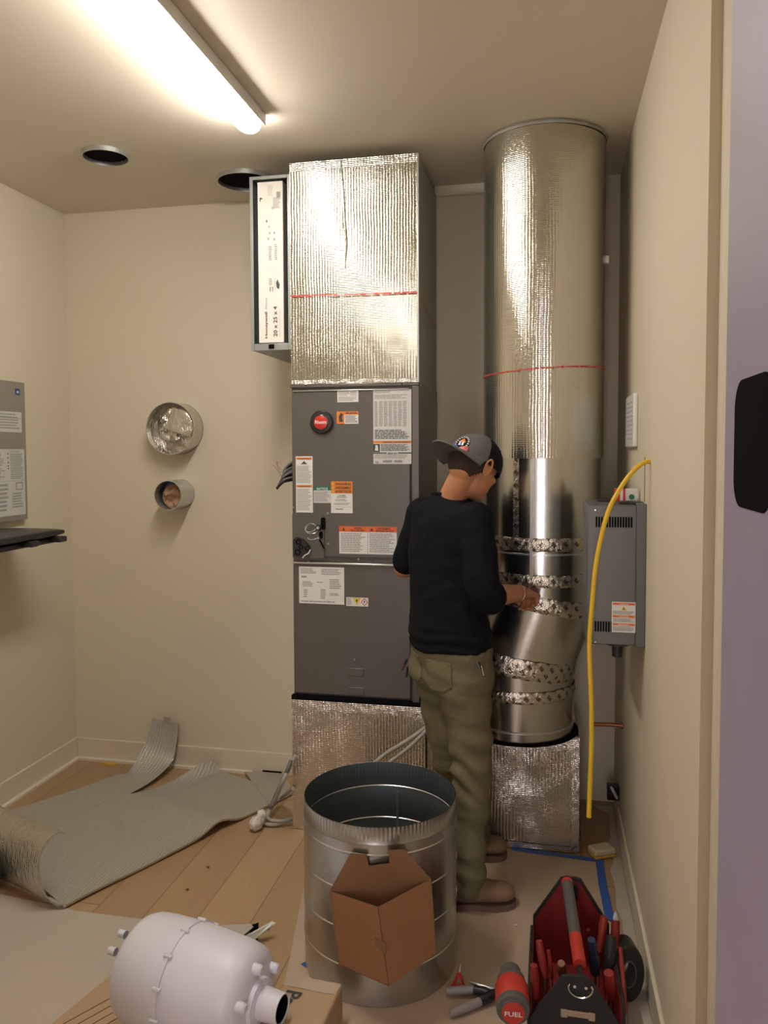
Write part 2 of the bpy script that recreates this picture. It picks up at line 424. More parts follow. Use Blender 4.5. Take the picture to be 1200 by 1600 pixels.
# hall on the other side of the doorway
mb=MB(); mb.box((-1.6,-2.6,0),(-1.5,.54,HC)); mb.box((1.1,-2.6,0),(1.2,.54,HC)); mb.box((-1.5,-2.6,0),(-.55,-2.5,HC)); mb.box((.45,-2.6,0),(1.1,-2.5,HC)); mb.box((-.55,-2.6,0),(.45,-2.5,.3)); mb.box((-.55,-2.6,2.3),(.45,-2.5,HC)); mb.box((.06,-2.6,.3),(.20,-2.5,2.3)); mb.box((.34,-2.6,.3),(.45,-2.5,2.3))
struct(mb.build('wall_hall',M['hall']))
wn=struct(MB().box((-.55,-2.58,.3),(.06,-2.56,2.3)).build('window_1',emit('daylight_pane',WIN_COL,WIN_POW)))
struct(MB().box((.20,-2.58,.3),(.34,-2.56,2.3)).build('window_2',emit('blue_sky_pane',(.22,.42,1.0),3.0)))
# baseboards and the thin white shoe strip below
def bb(name,a,b,m,bev=.003): return struct(MB().box(a,b).build(name,m,bev=bev))
bb('baseboard_left',(XL,.66,0),(XL+.014,YB,HB),M['trim'])
bb('baseboard_back',(XL+.014,YB-.014,0),(-1.04,YB,HB),M['trim'])
bb('baseboard_right',(XR-.012,1.66,0),(XR,3.30,HB),M['trim'])
bb('trim_1',(XL+.014,.66,0),(XL+.034,YB-.014,.012),M['shoe'],0)
bb('trim_2',(XL+.034,YB-.034,0),(-1.40,YB-.014,.012),M['shoe'],0)
# door lining: the near jamb with its black latch plate, and a casing strip on the wall behind
mb=MB(); mb.box((.138,.50,0),(.156,.66,2.14)); j=struct(mb.build('trim_3',M['jamb'],bev=.002))
mb=MB(); mb.box((XR+.008,1.49,0),(XR+.022,1.57,HC)); struct(mb.build('trim_4',M['trim'],bev=.004))
mb=MB(); mb.box((-.50,YB-.022,HC-.045),(-.20,YB,HC)); struct(mb.build('pale_top_strip',M['trim'],bev=.002))  # pale strip along the top of the back wall
a=at(1150,597,x=.138); b=at(1150,790,x=.138)
def rrect(w,h,r,n=8):
    P=[]
    for cx,cy,a0 in ((w/2-r,h/2-r,0),(-w/2+r,h/2-r,pi/2),(-w/2+r,-h/2+r,pi),(w/2-r,-h/2+r,1.5*pi)):
        for i in range(n+1): t=a0+pi/2*i/n; P.append((cx+r*cos(t),cy+r*sin(t)))
    return P
yc=a.y-.05; zc=(a.z+b.z)/2
lp=empty('latch_plate',(.138,yc,zc),'black rounded latch plate set into the near door jamb','latch plate')
MB().prism([(.1374,yc+p[0],zc+p[1]) for p in rrect(.10,a.z-b.z,.021)],(.0010,0,0)).build('plate',M['dark'],lp)

# ------------------------------------------------ ceiling light
CLX=-1.025
def ceiling_light():
    t=empty('ceiling_light',(CLX,2.07,HC),'long white strip light glowing on the ceiling','ceiling light')
    y0,y1=1.45,2.690; zb=HC-.075
    prof=[]
    MB().box((CLX-.044,y0,HC-.021),(CLX+.050,y1,HC)).build('housing',M['lampbody'],t,bev=.003)
    n=14; R=[]
    for i in range(13):   # diffuser: rounded trough, ends drawn in to a rounded nose
        yy=y0+(y1-y0)*i/12
    ys=[y0]+[y0+.006]+[y0+.02]+[y1-.05,y1-.03,y1-.015,y1-.005,y1]
    ws=[.80,.95,1,1,.93,.8,.6,.35]
    for yy,k in zip(ys,ws):
        r=[]
        for a in range(n+1):
            th=pi*a/n; r.append(V((CLX-cos(th)*.046*max(k,.5),yy,HC-.022-sin(th)**.6*.055*(.45+.55*k))))
        R.append(r+[V((CLX+.046*max(k,.5),yy,HC-.021)),V((CLX-.046*max(k,.5),yy,HC-.021))])
    MB().rings(R).build('diffuser',M['diff'],t,fix=True)
    MB().box((CLX+.047,y0,HC-.046),(CLX+.052,y1-.01,HC-.006)).build('side_rail',M['lampbody'],t,bev=.002)
ceiling_light()

# ------------------------------------------------ ceiling duct openings
def collar(u0,u1,v,vt,vb,label,proto=None):
    a=at(u0,v,z=HC); b=at(u1,v,z=HC); c=(a+b)/2; r=(b-a).length/2
    t=empty('ceiling_duct_collar',(c.x,c.y,HC),label,'duct collar','round duct collars in the ceiling')
    T=Matrix.Translation((c.x,c.y,0))
    MB().lathe([(r,HC-.018),(r+.004,HC-.018),(r+.004,HC-.0005),(r,HC-.0005),(r,HC-.018)],T,48).build('collar_ring',M['duct_collar'],t)
    MB().lathe([(.001,HC-.0025),(r-.002,HC-.0025),(r-.002,HC-.001),(.001,HC-.001)],T,40).build('opening_shade_disc',M['dark'],t)  # flat black disc paints the shade inside the duct, no real depth behind
    for k in range(7):
        ang=2*pi*k/7+.3; p=V((c.x+cos(ang)*(r-.006),c.y+sin(ang)*(r-.006),HC-.008))
        if k<3: MB().lathe([(.001,0),(.004,0),(.004,.004),(.001,.005)],Matrix.Translation(p),8).build('screw',M['screw'],t)
collar(131,199,240,0,0,'round metal duct collar open in the ceiling, nearer the left wall')
collar(341,428,279,0,0,'round duct opening in the ceiling, partly hidden behind the filter cabinet')

# ------------------------------------------------ stickers
def sticker(name,parent,p0,p1,items,base='white',axis='y',n=None,label=None):
    """p0 top-left, p1 bottom-right on a vertical face. items in unit coords (0..1 from the left, 0..1 from the top)"""
    W=(V((p1.x,p1.y,0))-V((p0.x,p0.y,0))).length; H_=p0.z-p1.z
    ex=V((p1.x-p0.x,p1.y-p0.y,0)).normalized(); ez=V((0,0,1)); nn=ex.cross(ez)
    T=frame(V((p0.x,p0.y,p1.z)),ex,ez)
    keys=[base]; mb=MB()
    mb.box((0,0,0),(W,H_,.0006),0,T)
    def mi(k):
        if k not in keys: keys.append(k)
        return keys.index(k)
    for it in items:
        if it[0]=='r':
            _,x0,y0,x1,y1,k=it[:6]; lay=it[6] if len(it)>6 else 1
            mb.box((x0*W,(1-y1)*H_,.0004),(x1*W,(1-y0)*H_,.0006+.0003*lay),mi(k),T)
        elif it[0]=='t':
            _,x,y,hh,txt,k,fit=it
            mb.text(txt,hh*H_*1.35,T@Matrix.Translation((x*W,(1-y)*H_,.0016)),mi(k),True,False,fit*W if fit else None)
        elif it[0]=='tv':   # text that reads upwards
            _,x,y,hh,txt,k,fit=it
            mb.text(txt,hh*W*1.35,T@Matrix.Translation((x*W,(1-y)*H_,.0016))@Matrix.Rotation(pi/2,4,'Z'),mi(k),k=='ink',False,fit*H_ if fit else None)
        elif it[0]=='l':    # block of small print
            _,x0,y0,x1,y1,rows,k=it; m_=mi(k); rh=(y1-y0)/rows
            for r in range(rows):
                x=x0; end=x1-random.random()*.25*(x1-x0)
                while x<end:
                    ww=min(random.uniform(.05,.16)*(x1-x0),end-x)
                    yy=y0+rh*r
                    mb.box((x*W,(1-yy-rh*.5)*H_,.0004),((x+ww)*W,(1-yy)*H_,.0014),m_,T); x+=ww+.018*(x1-x0)
        elif it[0]=='p':    # polygon
            _,pts,k,lay=it
            mb.prism([T@V((a*W,(1-b)*H_,.0006)) for a,b in pts],(T.to_3x3()@V((0,0,.0003*lay))),mi(k))
    o=mb.build(name,[M[k] for k in keys],parent)
    if label: o['label']=label
    return o

# ------------------------------------------------ air handler
YF=3.05; UX0,UX1=at(455,850,y=YF).x, at(655,850,y=YF).x; UZ0,UZ1=at(457,1090,y=YF).z, at(457,601,y=YF).z
ZS=at(560,876,y=YF).z; YBK=YF+.525
ah=empty('air_handler',((UX0+UX1)/2,YF+.26,UZ0),'tall dark grey air handler with many warning labels and a round red badge','air handler')
MB().box((UX0,YF+.02,UZ0),(UX1,YBK,UZ1)).build('cabinet',M['grey'],ah,bev=.004)
mb=MB(); mb.box((UX0+.004,YF+.004,ZS+.008),(UX1-.034,YF+.022,UZ1-.022)); mb.build('upper_panel',M['grey'],ah,bev=.008,seg=4)
mb=MB(); mb.box((UX0+.004,YF+.006,UZ0+.016),(UX1-.034,YF+.022,ZS-.012)); mb.build('lower_panel',M['grey'],ah,bev=.008,seg=4)
MB().box((UX0,YF-.0,UZ1-.014),(UX1,YF+.02,UZ1)).build('top_rail',M['grey'],ah,bev=.003)
MB().box((UX1-.028,YF,UZ0),(UX1,YF+.02,UZ1-.014)).build('corner_post',M['grey'],ah,bev=.003)
MB().box((UX0-.004,YF-.006,UZ0-.006),(UX1+.004,YF+.02,UZ0+.012)).build('bottom_rail',M['dark'],ah,bev=.002)
for k,(a,b) in enumerate(((560,.004),(560,0))): pass
# raised handle lip across the top of the lower door
MB().box((UX0+.01,YF-.004,ZS-.018),(UX1-.036,YF+.010,ZS-.011)).build('door_lip',M['seam'],ah,bev=.002)
mb=MB(); mb.box((UX0+.012,YF-.002,UZ1-.028),(UX1-.04,YF+.008,UZ1-.024)); mb.build('panel_fold',M['seam'],ah,bev=.001)
def screws(pts,yy,parent,name='screw',r=.005):
    for p in pts:
        MB().lathe([(.0001,0),(r*.7,0),(r,-.002),(r,-.004)][::-1],Matrix.Translation((p.x,yy,p.z))@Matrix.Rotation(pi/2,4,'X')@Matrix.Translation((0,0,.0)),10).build(name,M['screw'],parent)
Pf=lambda u,v:at(u,v,y=YF)
screws([Pf(478,603),Pf(628,600),Pf(458,793),Pf(459,828),Pf(512,802),Pf(513,850),Pf(482,878),Pf(560,874),Pf(554,1031),Pf(484,1091),Pf(556,1094),Pf(630,1099)],YF,ah)
def st(name,u0,v0,u1,v1,items,base='white',label=None,off=.004):
    a=at(u0,v0,y=YF+.0035-off+.0035); b=at(u1,v1,y=YF+.0035-off+.0035); a.y=b.y=YF+.0035
    return sticker(name,ah,a,b,items,base,label=label)
st('serial_label',527,610,560,628,[('l',.06,.12,.6,.5,3,'inkg'),('l',.06,.55,.95,.95,3,'inkg'),('l',.62,.12,.95,.5,4,'inkg')],label='small white printed label')
st('caution_label',526,643,560,662,[('r',0,0,1,1,'orange'),('r',.36,.28,1,1,'white',2),('l',.40,.34,.97,.95,6,'ink'),('t',.42,.22,.17,'PRECAUCION','ink',.5),('p',[(.12,.85),(.3,.85),(.26,.5),(.3,.2),(.18,.12),(.10,.4)],'ink',2)],label='orange and white caution label')
st('data_label',583,609,643,725,[('l',.04,.02,.5,.05,2,'inkg'),('l',.04,.07,.95,.13,3,'inkg')]+[('l',.03+.125*c,.16,.13+.125*c,.50,16,'inkg') for c in range(7)]+[('l',.04,.54,.96,.67,6,'ink'),('r',0,.69,1,.72,'orange'),('t',.25,.715,.018,'DANGER  ADVERTENCIA','ink',.7),('r',.0,.73,.17,.84,'ink'),('p',[(.04,.82),(.13,.82),(.12,.75),(.06,.74)],'white',3),('l',.2,.735,.96,.83,6,'ink'),('r',0,.845,.35,.86,'ink'),('r',.65,.845,1,.86,'ink'),('t',.38,.865,.02,'MISE EN','ink',.24),('l',.03,.87,.97,.93,3,'inkg'),('t',.06,.99,.03,'UL','ink',.08),('l',.25,.95,.5,.985,2,'ink'),('l',.55,.95,.8,.985,2,'ink')],'paper',label='tall white data label with an orange stripe')
st('warning_strip',462,713,489,801,[('r',.04,.02,.96,.06,'orange'),('t',.15,.055,.02,'WARNING','ink',.7),('p',[(.3,.14),(.7,.14),(.58,.11),(.5,.08),(.42,.11)],'ink',1),('l',.06,.17,.94,.48,12,'inkg'),('r',.04,.51,.96,.55,'orange'),('t',.15,.545,.02,'WARNING','ink',.7),('l',.06,.58,.94,.97,14,'inkg')],label='narrow white warning label with two orange bars')
st('notice_label',490,760,517.5,786,[('r',0,0,1,.24,'green'),('t',.18,.21,.15,'NOTICE','white',.62),('l',.05,.32,.95,.94,7,'inkg')],'paper',label='green and white notice label')
st('california_label',517,752,551,802,[('r',0,0,1,.38,'orange'),('t',.2,.12,.08,'WARNING','ink',.74),('t',.2,.24,.08,'AVERTISSEMENT','ink',.74),('t',.2,.355,.08,'ADVERTENCIA','ink',.74)]+[('p',[(.05,y+.085),(.15,y+.085),(.10,y+.01)],'yellow',2) for y in (.02,.14,.255)]+[('t',.33,.455,.035,'CALIFORNIA','ink',.35),('t',.28,.51,.035,'PROPOSITION 65','ink',.45),('l',.2,.56,.75,.64,2,'inkg'),('l',.12,.68,.9,.76,2,'inkg'),('r',.05,.80,.95,.81,'inkg'),('l',.2,.86,.7,.9,1,'ink')],label='white label with three orange warning bars')
st('fire_warning_label',530,822,620,867,[('r',0,0,1,.2,'orangered'),('r',.495,0,.503,1,'inkg',2),('t',.26,.10,.07,'WARNING','ink',.14),('t',.2,.185,.07,'RISK OF FIRE','ink',.24),('t',.66,.10,.07,'AVERTISSEMENT','ink',.24),('t',.64,.185,.07,'RISQUE DE FEU','ink',.3),('p',[(.05,.16),(.11,.16),(.08,.05)],'ink',2),('p',[(.54,.16),(.60,.16),(.57,.05)],'ink',2),('l',.03,.25,.46,.95,11,'inkg'),('l',.53,.25,.97,.95,11,'inkg')],label='wide white label with an orange top bar')
st('wiring_diagram',467,885,538,945,[('l',.04,.05,.4,.2,4,'inkg'),('l',.5,.05,.95,.22,4,'inkg'),('r',.05,.25,.17,.3,'inkg'),('l',.08,.4,.3,.55,4,'inkg'),('l',.1,.62,.2,.85,4,'inkg'),('l',.4,.4,.55,.45,1,'inkg'),('l',.68,.32,.95,.6,5,'inkg'),('l',.48,.6,.6,.88,6,'inkg'),('l',.68,.7,.9,.78,2,'inkg'),('l',.05,.93,.85,.96,1,'ink')],label='large white wiring diagram sheet')
st('hazard_label',541,933,575.5,948,[('p',[(.3,.05),(.66,.05),(.48,.9)],'yellow',2),('p',[(.43,.25),(.53,.25),(.48,.6)],'ink',3),('p',[(.82,.05),(.99,.5),(.82,.95),(.66,.5)],'red',1),('p',[(.82,.16),(.95,.5),(.82,.84),(.70,.5)],'white',2),('p',[(.79,.35),(.86,.35),(.83,.7)],'ink',3),('l',.04,.1,.26,.9,5,'inkg')],label='white label with a yellow triangle and a red diamond')
# louvre slots near the foot
for v0,v1 in ((1044,1058),(1074,1087)):
    a,b=Pf(543,v0),Pf(568,v1); MB().box((a.x,YF+.003,b.z),(b.x,YF+.0075,a.z)).build('knockout',M['grey'],ah,bev=.002)
# round badge
bp=Pf(503,660); T=Matrix.Translation((bp.x,YF+.004,bp.z))@Matrix.Rotation(pi/2,4,'X')
r=Pf(521,660).x-bp.x
bd=MB().lathe([(.0001,.018),(r*.5,.018),(r*.88,.016),(r,.011),(r,0)][::-1],T,40).build('badge',M['black'],ah)
MB().lathe([(.0001,.0225),(r*.5,.0225),(r*.60,.020),(r*.63,.016)][::-1],T,36).build('badge_face',[M['red']],bd)
MB().lathe([(r*.57,.0215),(r*.585,.0235),(r*.63,.021),(r*.65,.016)][::-1],T,36).build('badge_rim',M['chrome'],bd)
MB().text('Rheem',r*.40,Matrix.Translation((bp.x,YF-.0198,bp.z-r*.12))@Matrix.Rotation(pi/2,4,'X'),0,True,True,r*.98).build('badge_lettering',M['white'],bd)
# connection plate at lower left of the upper door
a,b=Pf(457,803),Pf(507,872)
MB().prism([(a.x,YF-.003,a.z),(b.x-.012,YF-.003,a.z-.002),(b.x-.003,YF-.003,a.z-.008),(b.x,YF-.003,a.z-.02),(b.x,YF-.003,b.z),(a.x,YF-.003,b.z)],(0,.008,0)).build('pipe_plate',M['grey'],ah,bev=.0015)
def slot(u,v,rx,rz,name='opening'):
    p=Pf(u,v); P=[(p.x+x*1,YF-.0045,p.z+z*1) for x,z in rrect(rx,rz,min(rx,rz)*.45)]
    return MB().prism(P,(0,.002,0)).build(name,M['dark'],ah)
slot(505,818,.018,.05)
slot(502,836,.016,.03)
p=Pf(499,824); T=Matrix.Translation((p.x,YF-.004,p.z))@Matrix.Rotation(pi/2,4,'X')
MB().lathe([(.0001,.016),(.008,.016),(.010,.012),(.0125,.010),(.0125,0)][::-1],T,20).build('service_port',M['black'],ah)
MB().lathe([(.0001,.019),(.006,.019),(.007,.014)][::-1],T,16).build('port_cap',M['seam'],ah)
p=Pf(499,840); MB().lathe([(.0001,.014),(.004,.014),(.005,0)][::-1],Matrix.Translation((p.x,YF-.004,p.z))@Matrix.Rotation(pi/2,4,'X'),12).build('service_port',M['seam'],ah)
def ringpts(u,v,rx,rz,tilt,n=30,a0=0,a1=2*pi):
    p=Pf(u,v); out=[]
    for i in range(n+1):
        a=a0+(a1-a0)*i/n; x=rx*cos(a); z=rz*sin(a); out.append((p.x+x*cos(tilt)-z*sin(tilt),YF-.008-.006*sin(a*2),p.z+x*sin(tilt)+z*cos(tilt)))
    return out
MB().tube(ringpts(486,824,.024,.017,.3),.0013,6).build('capillary_coil',M['seam'],ah)
MB().tube(ringpts(488,826,.026,.020,.1),.0013,6).build('capillary_coil',M['seam'],ah)
MB().tube(ringpts(490,838,.022,.012,.2,20,pi,2*pi),.0013,6).build('capillary_coil',M['seam'],ah)
a,b=Pf(500,843),Pf(507,857); MB().tube([(a.x,YF-.006,a.z),((a.x+b.x)/2,YF-.010,(a.z+b.z)/2+.004),(b.x,YF-.006,b.z)],.003,8).build('sensor_lead',M['dark'],ah)
# black five-hole grommet block
P=[Pf(*q) for q in ((460,843),(466,839),(476,843),(485,853),(487,861),(482,866),(470,869),(461,868))]
g=MB().prism([(q.x,YF-.014,q.z) for q in P],(0,.012,0)).build('grommet_block',M['black'],ah,bev=.003)
for u,v,rr in ((468,846,.011),(482,856,.010),(467,862,.012),(472,854,.009)):
    q=Pf(u,v); MB().lathe([(rr,.0),(rr,.004),(rr*.75,.004),(rr*.7,-.004),(.0001,-.004)],Matrix.Translation((q.x,YF-.014,q.z))@Matrix.Rotation(pi/2,4,'X'),18).build('grommet_hole',M['dark'],g)
P=[Pf(*q) for q in ((487,858),(484,864),(478,867),(475,871))]
MB().tube([(q.x,YF-.018,q.z) for q in P],.0025,8).build('white_lead',M['white'],g)
# side seam and screws of the cabinet
screws_y=[(UX1+.0005,YF+.03,UZ1-.012),(UX1+.0005,YF+.3,UZ1-.012)]
for q in screws_y: MB().lathe([(.0001,.003),(.004,.003),(.005,0)][::-1],Matrix.Translation(q)@Matrix.Rotation(pi/2,4,'Y'),10).build('side_screw',M['screw'],ah)
MB().box((UX1,YF+.03,ZS-.002),(UX1+.0015,YBK-.01,ZS+.002)).build('side_seam',M['dark'],ah)

# twisted wiring bundle sticking out of the wall beside the cabinet
wb=empty('wiring_bundle',(UX0-.02,3.2,1.45),'twisted bundle of dark striped cables poking out behind the left edge of the air handler','cables')
q0=[at(u,v,y=3.14) for u,v in ((462,720),(450,738),(440,752),(433,760))]
for k in range(8):
    q_=[at(433+1.2*k,763-1.8*k,y=3.15),at(438+.8*k,757-2.6*k,y=3.13-.004*(k%3)),at(446+.5*k,752-3.6*k,y=3.125-.004*(k%2)),V((UX0+.003,3.18,at(462,748-4.6*k,y=3.16).z))]
    MB().tube(smoothp(q_,5),.0058,8).build('cable_strand',M['hosed'] if k%2 else M['hose'] if k==4 else M['black'],wb)
for pts in (((447,738),(438,738),(434,730),(431,722)),((440,745),(436,738),(432,732),(427,727)),((450,733),(440,735),(433,727),(434,721))):
    MB().tube([at(u,v,y=3.13) for u,v in pts],.0022,6).build('bare_lead',M['leather'],wb)

# ------------------------------------------------ upper insulated plenum
PX0,PX1=at(453,400,y=YF).x, at(653,400,y=YF).x; PZ1=at(453,255,y=YF).z
pl=empty('supply_plenum',((PX0+PX1)/2,YF+.26,UZ1),'square foil bubble-wrapped plenum box on top of the air handler','duct')
def foilbox(name,x0,x1,y0,y1,z0,z1,m,ms,parent,amp=.003,nx=44,nz=90,seed=0,rnd=.01):
    mb=MB()
    def P(x,z):
        e=min(x-x0,x1-x,z-z0,z1-z); k=min(1,max(0,e/.03))
        f=mn.noise(V((x*5,z*2.2,seed)))*amp*2+mn.noise(V((x*16,z*9,seed+5)))*amp
        return V((x,y0+f*k,z))
    R=[[P(x0+(x1-x0)*i/nx,z0+(z1-z0)*j/nz) for i in range(nx+1)] for j in range(nz+1)]
    mb.rings(R,0,False,False,uvr=lambda j,i:(x0+(x1-x0)*i/nx,z0+(z1-z0)*j/nz))
    mb.add([(x1,y0,z0),(x1,y1,z0),(x1,y1,z1),(x1,y0,z1)],[(0,1,2,3)],1)
    mb.add([(x0,y0,z0),(x0,y1,z0),(x0,y1,z1),(x0,y0,z1)],[(3,2,1,0)],0)
    mb.add([(x0,y0,z1),(x1,y0,z1),(x1,y1,z1),(x0,y1,z1)],[(0,1,2,3)],0)
    mb.add([(x0,y0,z0),(x1,y0,z0),(x1,y1,z0),(x0,y1,z0)],[(3,2,1,0)],1)
    mb.add([(x0,y1,z0),(x1,y1,z0),(x1,y1,z1),(x0,y1,z1)],[(3,2,1,0)],1)
    return mb.build(name,[m,ms],parent,weld=True)
foilbox('foil_wrap',PX0,PX1,YF+.004,YBK,UZ1+.001,PZ1,M['foil'],M['foilside'],pl,.0010)
# vertical crease and crumpled edge tape
c=[at(u,v,y=YF) for u,v in ((533,250),(535,290),(538,345),(541,380),(539,420))]
mb=MB(); mb.tube([(p.x,YF+.0005,p.z) for p in c],[.003,.005,.006,.005,.001],6,flat=.6); mb.build('crease',M['foil'],pl)
def crumple(mb,x0,x1,y,z0,z1,nx,nz,amp,seed):
    R=[]
    for j in range(nz+1):
        R.append([V((x0+(x1-x0)*i/nx,y-abs(mn.noise(V((i*.9,j*.8,seed))))*amp,z0+(z1-z0)*j/nz+mn.noise(V((i*.7,seed,j))) * .002)) for i in range(nx+1)])
    mb.rings(R,0,False,False,smooth=False,uvr=lambda j,i:(x0+(x1-x0)*i/nx,z0+(z1-z0)*j/nz))
mb=MB(); crumple(mb,PX0,PX1,YF+.002,PZ1-.035,PZ1,50,5,.004,3); mb.build('edge_tape',M['shiny'],pl)
mb=MB(); crumple(mb,PX0,PX1,YF+.002,UZ1+.002,UZ1+.016,50,3,.003,4); mb.build('edge_tape',M['shiny'],pl)
MB().box((PX1-.004,YF-.001,UZ1),(PX1+.003,YF+.02,PZ1)).build('corner_tape',M['seam'],pl,bev=.001)
def redline(mb,pts,nrm,h=.008):
    """broken printed line following pts"""
    for i in range(len(pts)-1):
        a,b=V(pts[i]),V(pts[i+1]); L=(b-a).length; t=0; dirn=(b-a).normalized()
        while t<L-.003:
            k=random.uniform(.010,.028); e=min(L,t+k); hh=h*random.uniform(.45,1)
            p,q=a+dirn*t,a+dirn*e; up=V((0,0,hh/2)); mb.prism([p-up,q-up,q+up,p+up],V(nrm)*.0008); t=e+random.uniform(.001,.005)
z0,z1=at(455,463,y=YF).z,at(653,457,y=YF).z
mb=MB(); redline(mb,[(PX0+.003,YF-.0065,z0),(PX1-.003,YF-.0065,z1)],(0,-1,0))
redline(mb,[(PX1+.003,YF+.02,z1),(PX1+.0015,YBK-.01,z1-.075)],(1,0,0),.0035); mb.build('red_print_line',M['redtape'],pl)
# collar joining plenum to the ceiling
MB().box((PX0+.06,YF+.2,PZ1),(PX1-.06,YBK-.03,HC)).build('ceiling_collar',M['foilside'],pl)

# filter cabinet on the plenum's left side, with its boxed filter inside
FY=3.07
fa,fb=at(391,278,y=FY),at(452,546,y=FY)
X0,X1,Z1_,Z0_=fa.x,PX0-.001,fa.z,fb.z
fc=empty('filter_cabinet',((X0+X1)/2,FY+.25,Z0_),'open grey sheet metal filter cabinet hung on the left side of the plenum','filter cabinet')
def hollow(mb,x0,x1,z0,z1,y0,y1,t,tb=None):
    tb=tb or t
    mb.box((x0,y0,z0),(x0+t,y1,z1)); mb.box((x1-t,y0,z0),(x1,y1,z1)); mb.box((x0+t,y0,z1-t),(x1-t,y1,z1)); mb.box((x0+t,y0,z0),(x1-t,y1,z0+tb))
mb=MB(); hollow(mb,X0,X1,Z0_,Z1_,FY,YBK-.03,.003,.003); mb.build('casing',M['filterframe'],fc,bev=.001)
mb=MB(); hollow(mb,X0-.002,X1,Z0_-.002,Z1_+.002,FY-.006,FY,.014,.028); mb.build('front_flange',M['filterframe'],fc,bev=.0015)
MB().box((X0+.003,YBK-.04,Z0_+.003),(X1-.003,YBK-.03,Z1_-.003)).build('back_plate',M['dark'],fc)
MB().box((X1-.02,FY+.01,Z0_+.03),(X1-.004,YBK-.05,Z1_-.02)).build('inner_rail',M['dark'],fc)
q=(X0+X1)/2; MB().box((q-.012,FY-.008,Z0_+.004),(q+.012,FY-.003,Z0_+.022)).build('latch_slot',M['dark'],fc)
screws([at(409,538,y=FY),at(441,537,y=FY)],FY-.006,fc,r=.003)
a,b=at(402,285,y=FY+.004),at(446,536,y=FY+.004)
bx0,bx1,bz0,bz1=a.x,b.x-.006,Z0_+.030,a.z
af=empty('air_filter',((bx0+bx1)/2,FY+.2,bz0),'white boxed air filter standing inside the filter cabinet','air filter')
MB().box((bx0,FY+.005,bz0),(bx1,YBK-.06,bz1)).build('carton',M['filterbox'],af,bev=.002)
sticker('carton_print',af,V((bx0+.001,FY+.0045,bz1-.001)),V((bx1-.001,FY+.0045,bz0+.001)),[
 ('tv',.34,.975,.10,'Honeywell','ink',.165),('tv',.34,.79,.10,'Home','inkg',.07),('tv',.74,.965,.16,'20 x 25 x 4','ink',.19),('tv',.86,.965,.03,'NOMINAL SIZE FILTER','inkg',.17),
 ('t',.42,.68,.030,'11','ink',.13),('p',[(.80,.62),(.86,.64),(.83,.67),(.74,.66),(.71,.63),(.77,.605)],'ink',2),('l',.42,.60,.56,.645,5,'inkg'),('l',.65,.60,.69,.675,8,'inkg'),
 ('l',.42,.40,.56,.49,9,'inkg'),('l',.66,.39,.78,.49,9,'inkg'),('r',.42,.27,.47,.285,'inkg'),('r',.33,.235,.38,.25,'ink'),('r',.44,.31,.5,.325,'inkg'),('r',.63,.31,.69,.325,'inkg'),('r',.38,.345,.44,.36,'inkg'),('r',.62,.35,.69,.365,'inkg'),
 ('r',.10,.10,.20,.105,'ink'),('p',[(.08,.095),(.16,.095),(.16,.105),(.12,.105),(.12,.118),(.08,.118)],'ink',2),('l',.4,.02,.62,.09,9,'paper'),('l',.62,.10,.92,.17,9,'inkg'),('r',.76,.065,.92,.105,'inkg'),('l',.55,.155,.66,.175,3,'inkg')],'filterbox')

# ------------------------------------------------ foil boxes at the floor
BY=3.07
BX0,BX1=at(457,1200,y=BY).x, UX1+.02
bs=empty('plenum_base',((BX0+BX1)/2,BY+.25,0),'foil-wrapped base box under the air handler','duct')
foilbox('foil_wrap',BX0,BX1,BY,YBK,0.002,UZ0-.007,M['foilbase'],M['foilside'],bs,.0035,44,60,9)
mb=MB(); crumple(mb,BX0,BX1,BY-.004,UZ0-.05,UZ0-.008,60,6,.007,8); mb.build('top_edge_tape',M['shiny'],bs)
RY=3.09; RX1=at(905,1250,y=RY).x; RX0=BX1+.004; RZ=at(905,1152,y=RY).z
rb=empty('return_box',((RX0+RX1)/2,RY+.22,0),'low foil-wrapped box on the floor that the round duct lands on','duct')
foilbox('foil_wrap',RX0,RX1,RY,3.50,0.002,RZ,M['foilbase'],M['foilbase'],rb,.005,50,44,21)
mb=MB(); crumple(mb,RX0,RX1,RY-.004,RZ-.055,RZ+.003,60,8,.009,12); mb.build('top_edge_tape',M['shiny'],rb)
mb=MB(); crumple(mb,RX1-.03,RX1,RY-.004,.01,RZ-.05,6,34,.007,15); mb.build('corner_tape',M['shiny'],rb)
mb=MB(); crumple(mb,RX0,RX1,RY-.003,.004,.026,50,3,.004,17); mb.build('bottom_edge_tape',M['shiny'],rb)

# ------------------------------------------------ round duct
DX,DY,DR=-.012,3.165,.232
zi=at(850,716,y=DY-DR).z
rd=empty('round_duct',(-.09,3.165,RZ),'tall round sheet metal duct, foil-wrapped above and bare with printed tape bands below','duct')
mb=MB(); nn=96; R=[]; nz=90
for j in range(nz+1):
    z=zi+(HC-.002-zi)*j/nz; r_=[]
    for i in range(nn):
        a=2*pi*i/nn; rr=DR+.003*mn.noise(V((cos(a)*2,sin(a)*2,z*2)))+.0015*mn.noise(V((cos(a)*9,sin(a)*9,z*5)))
        r_.append(V((DX+rr*cos(a),DY+rr*sin(a),z)))
    R.append(r_)
mb.rings(R,0,False,uvr=lambda j,i:(2*pi*i/nn*DR,(HC-zi)*j/nz)); 
mb.rings([[V((DX+DR*.93*cos(2*pi*i/nn),DY+DR*.93*sin(2*pi*i/nn),zi)) for i in range(nn)],R[0]],0,False)
mb.build('foil_sleeve',M['foilround'],rd,weld=True)
mb=MB(); R=[]
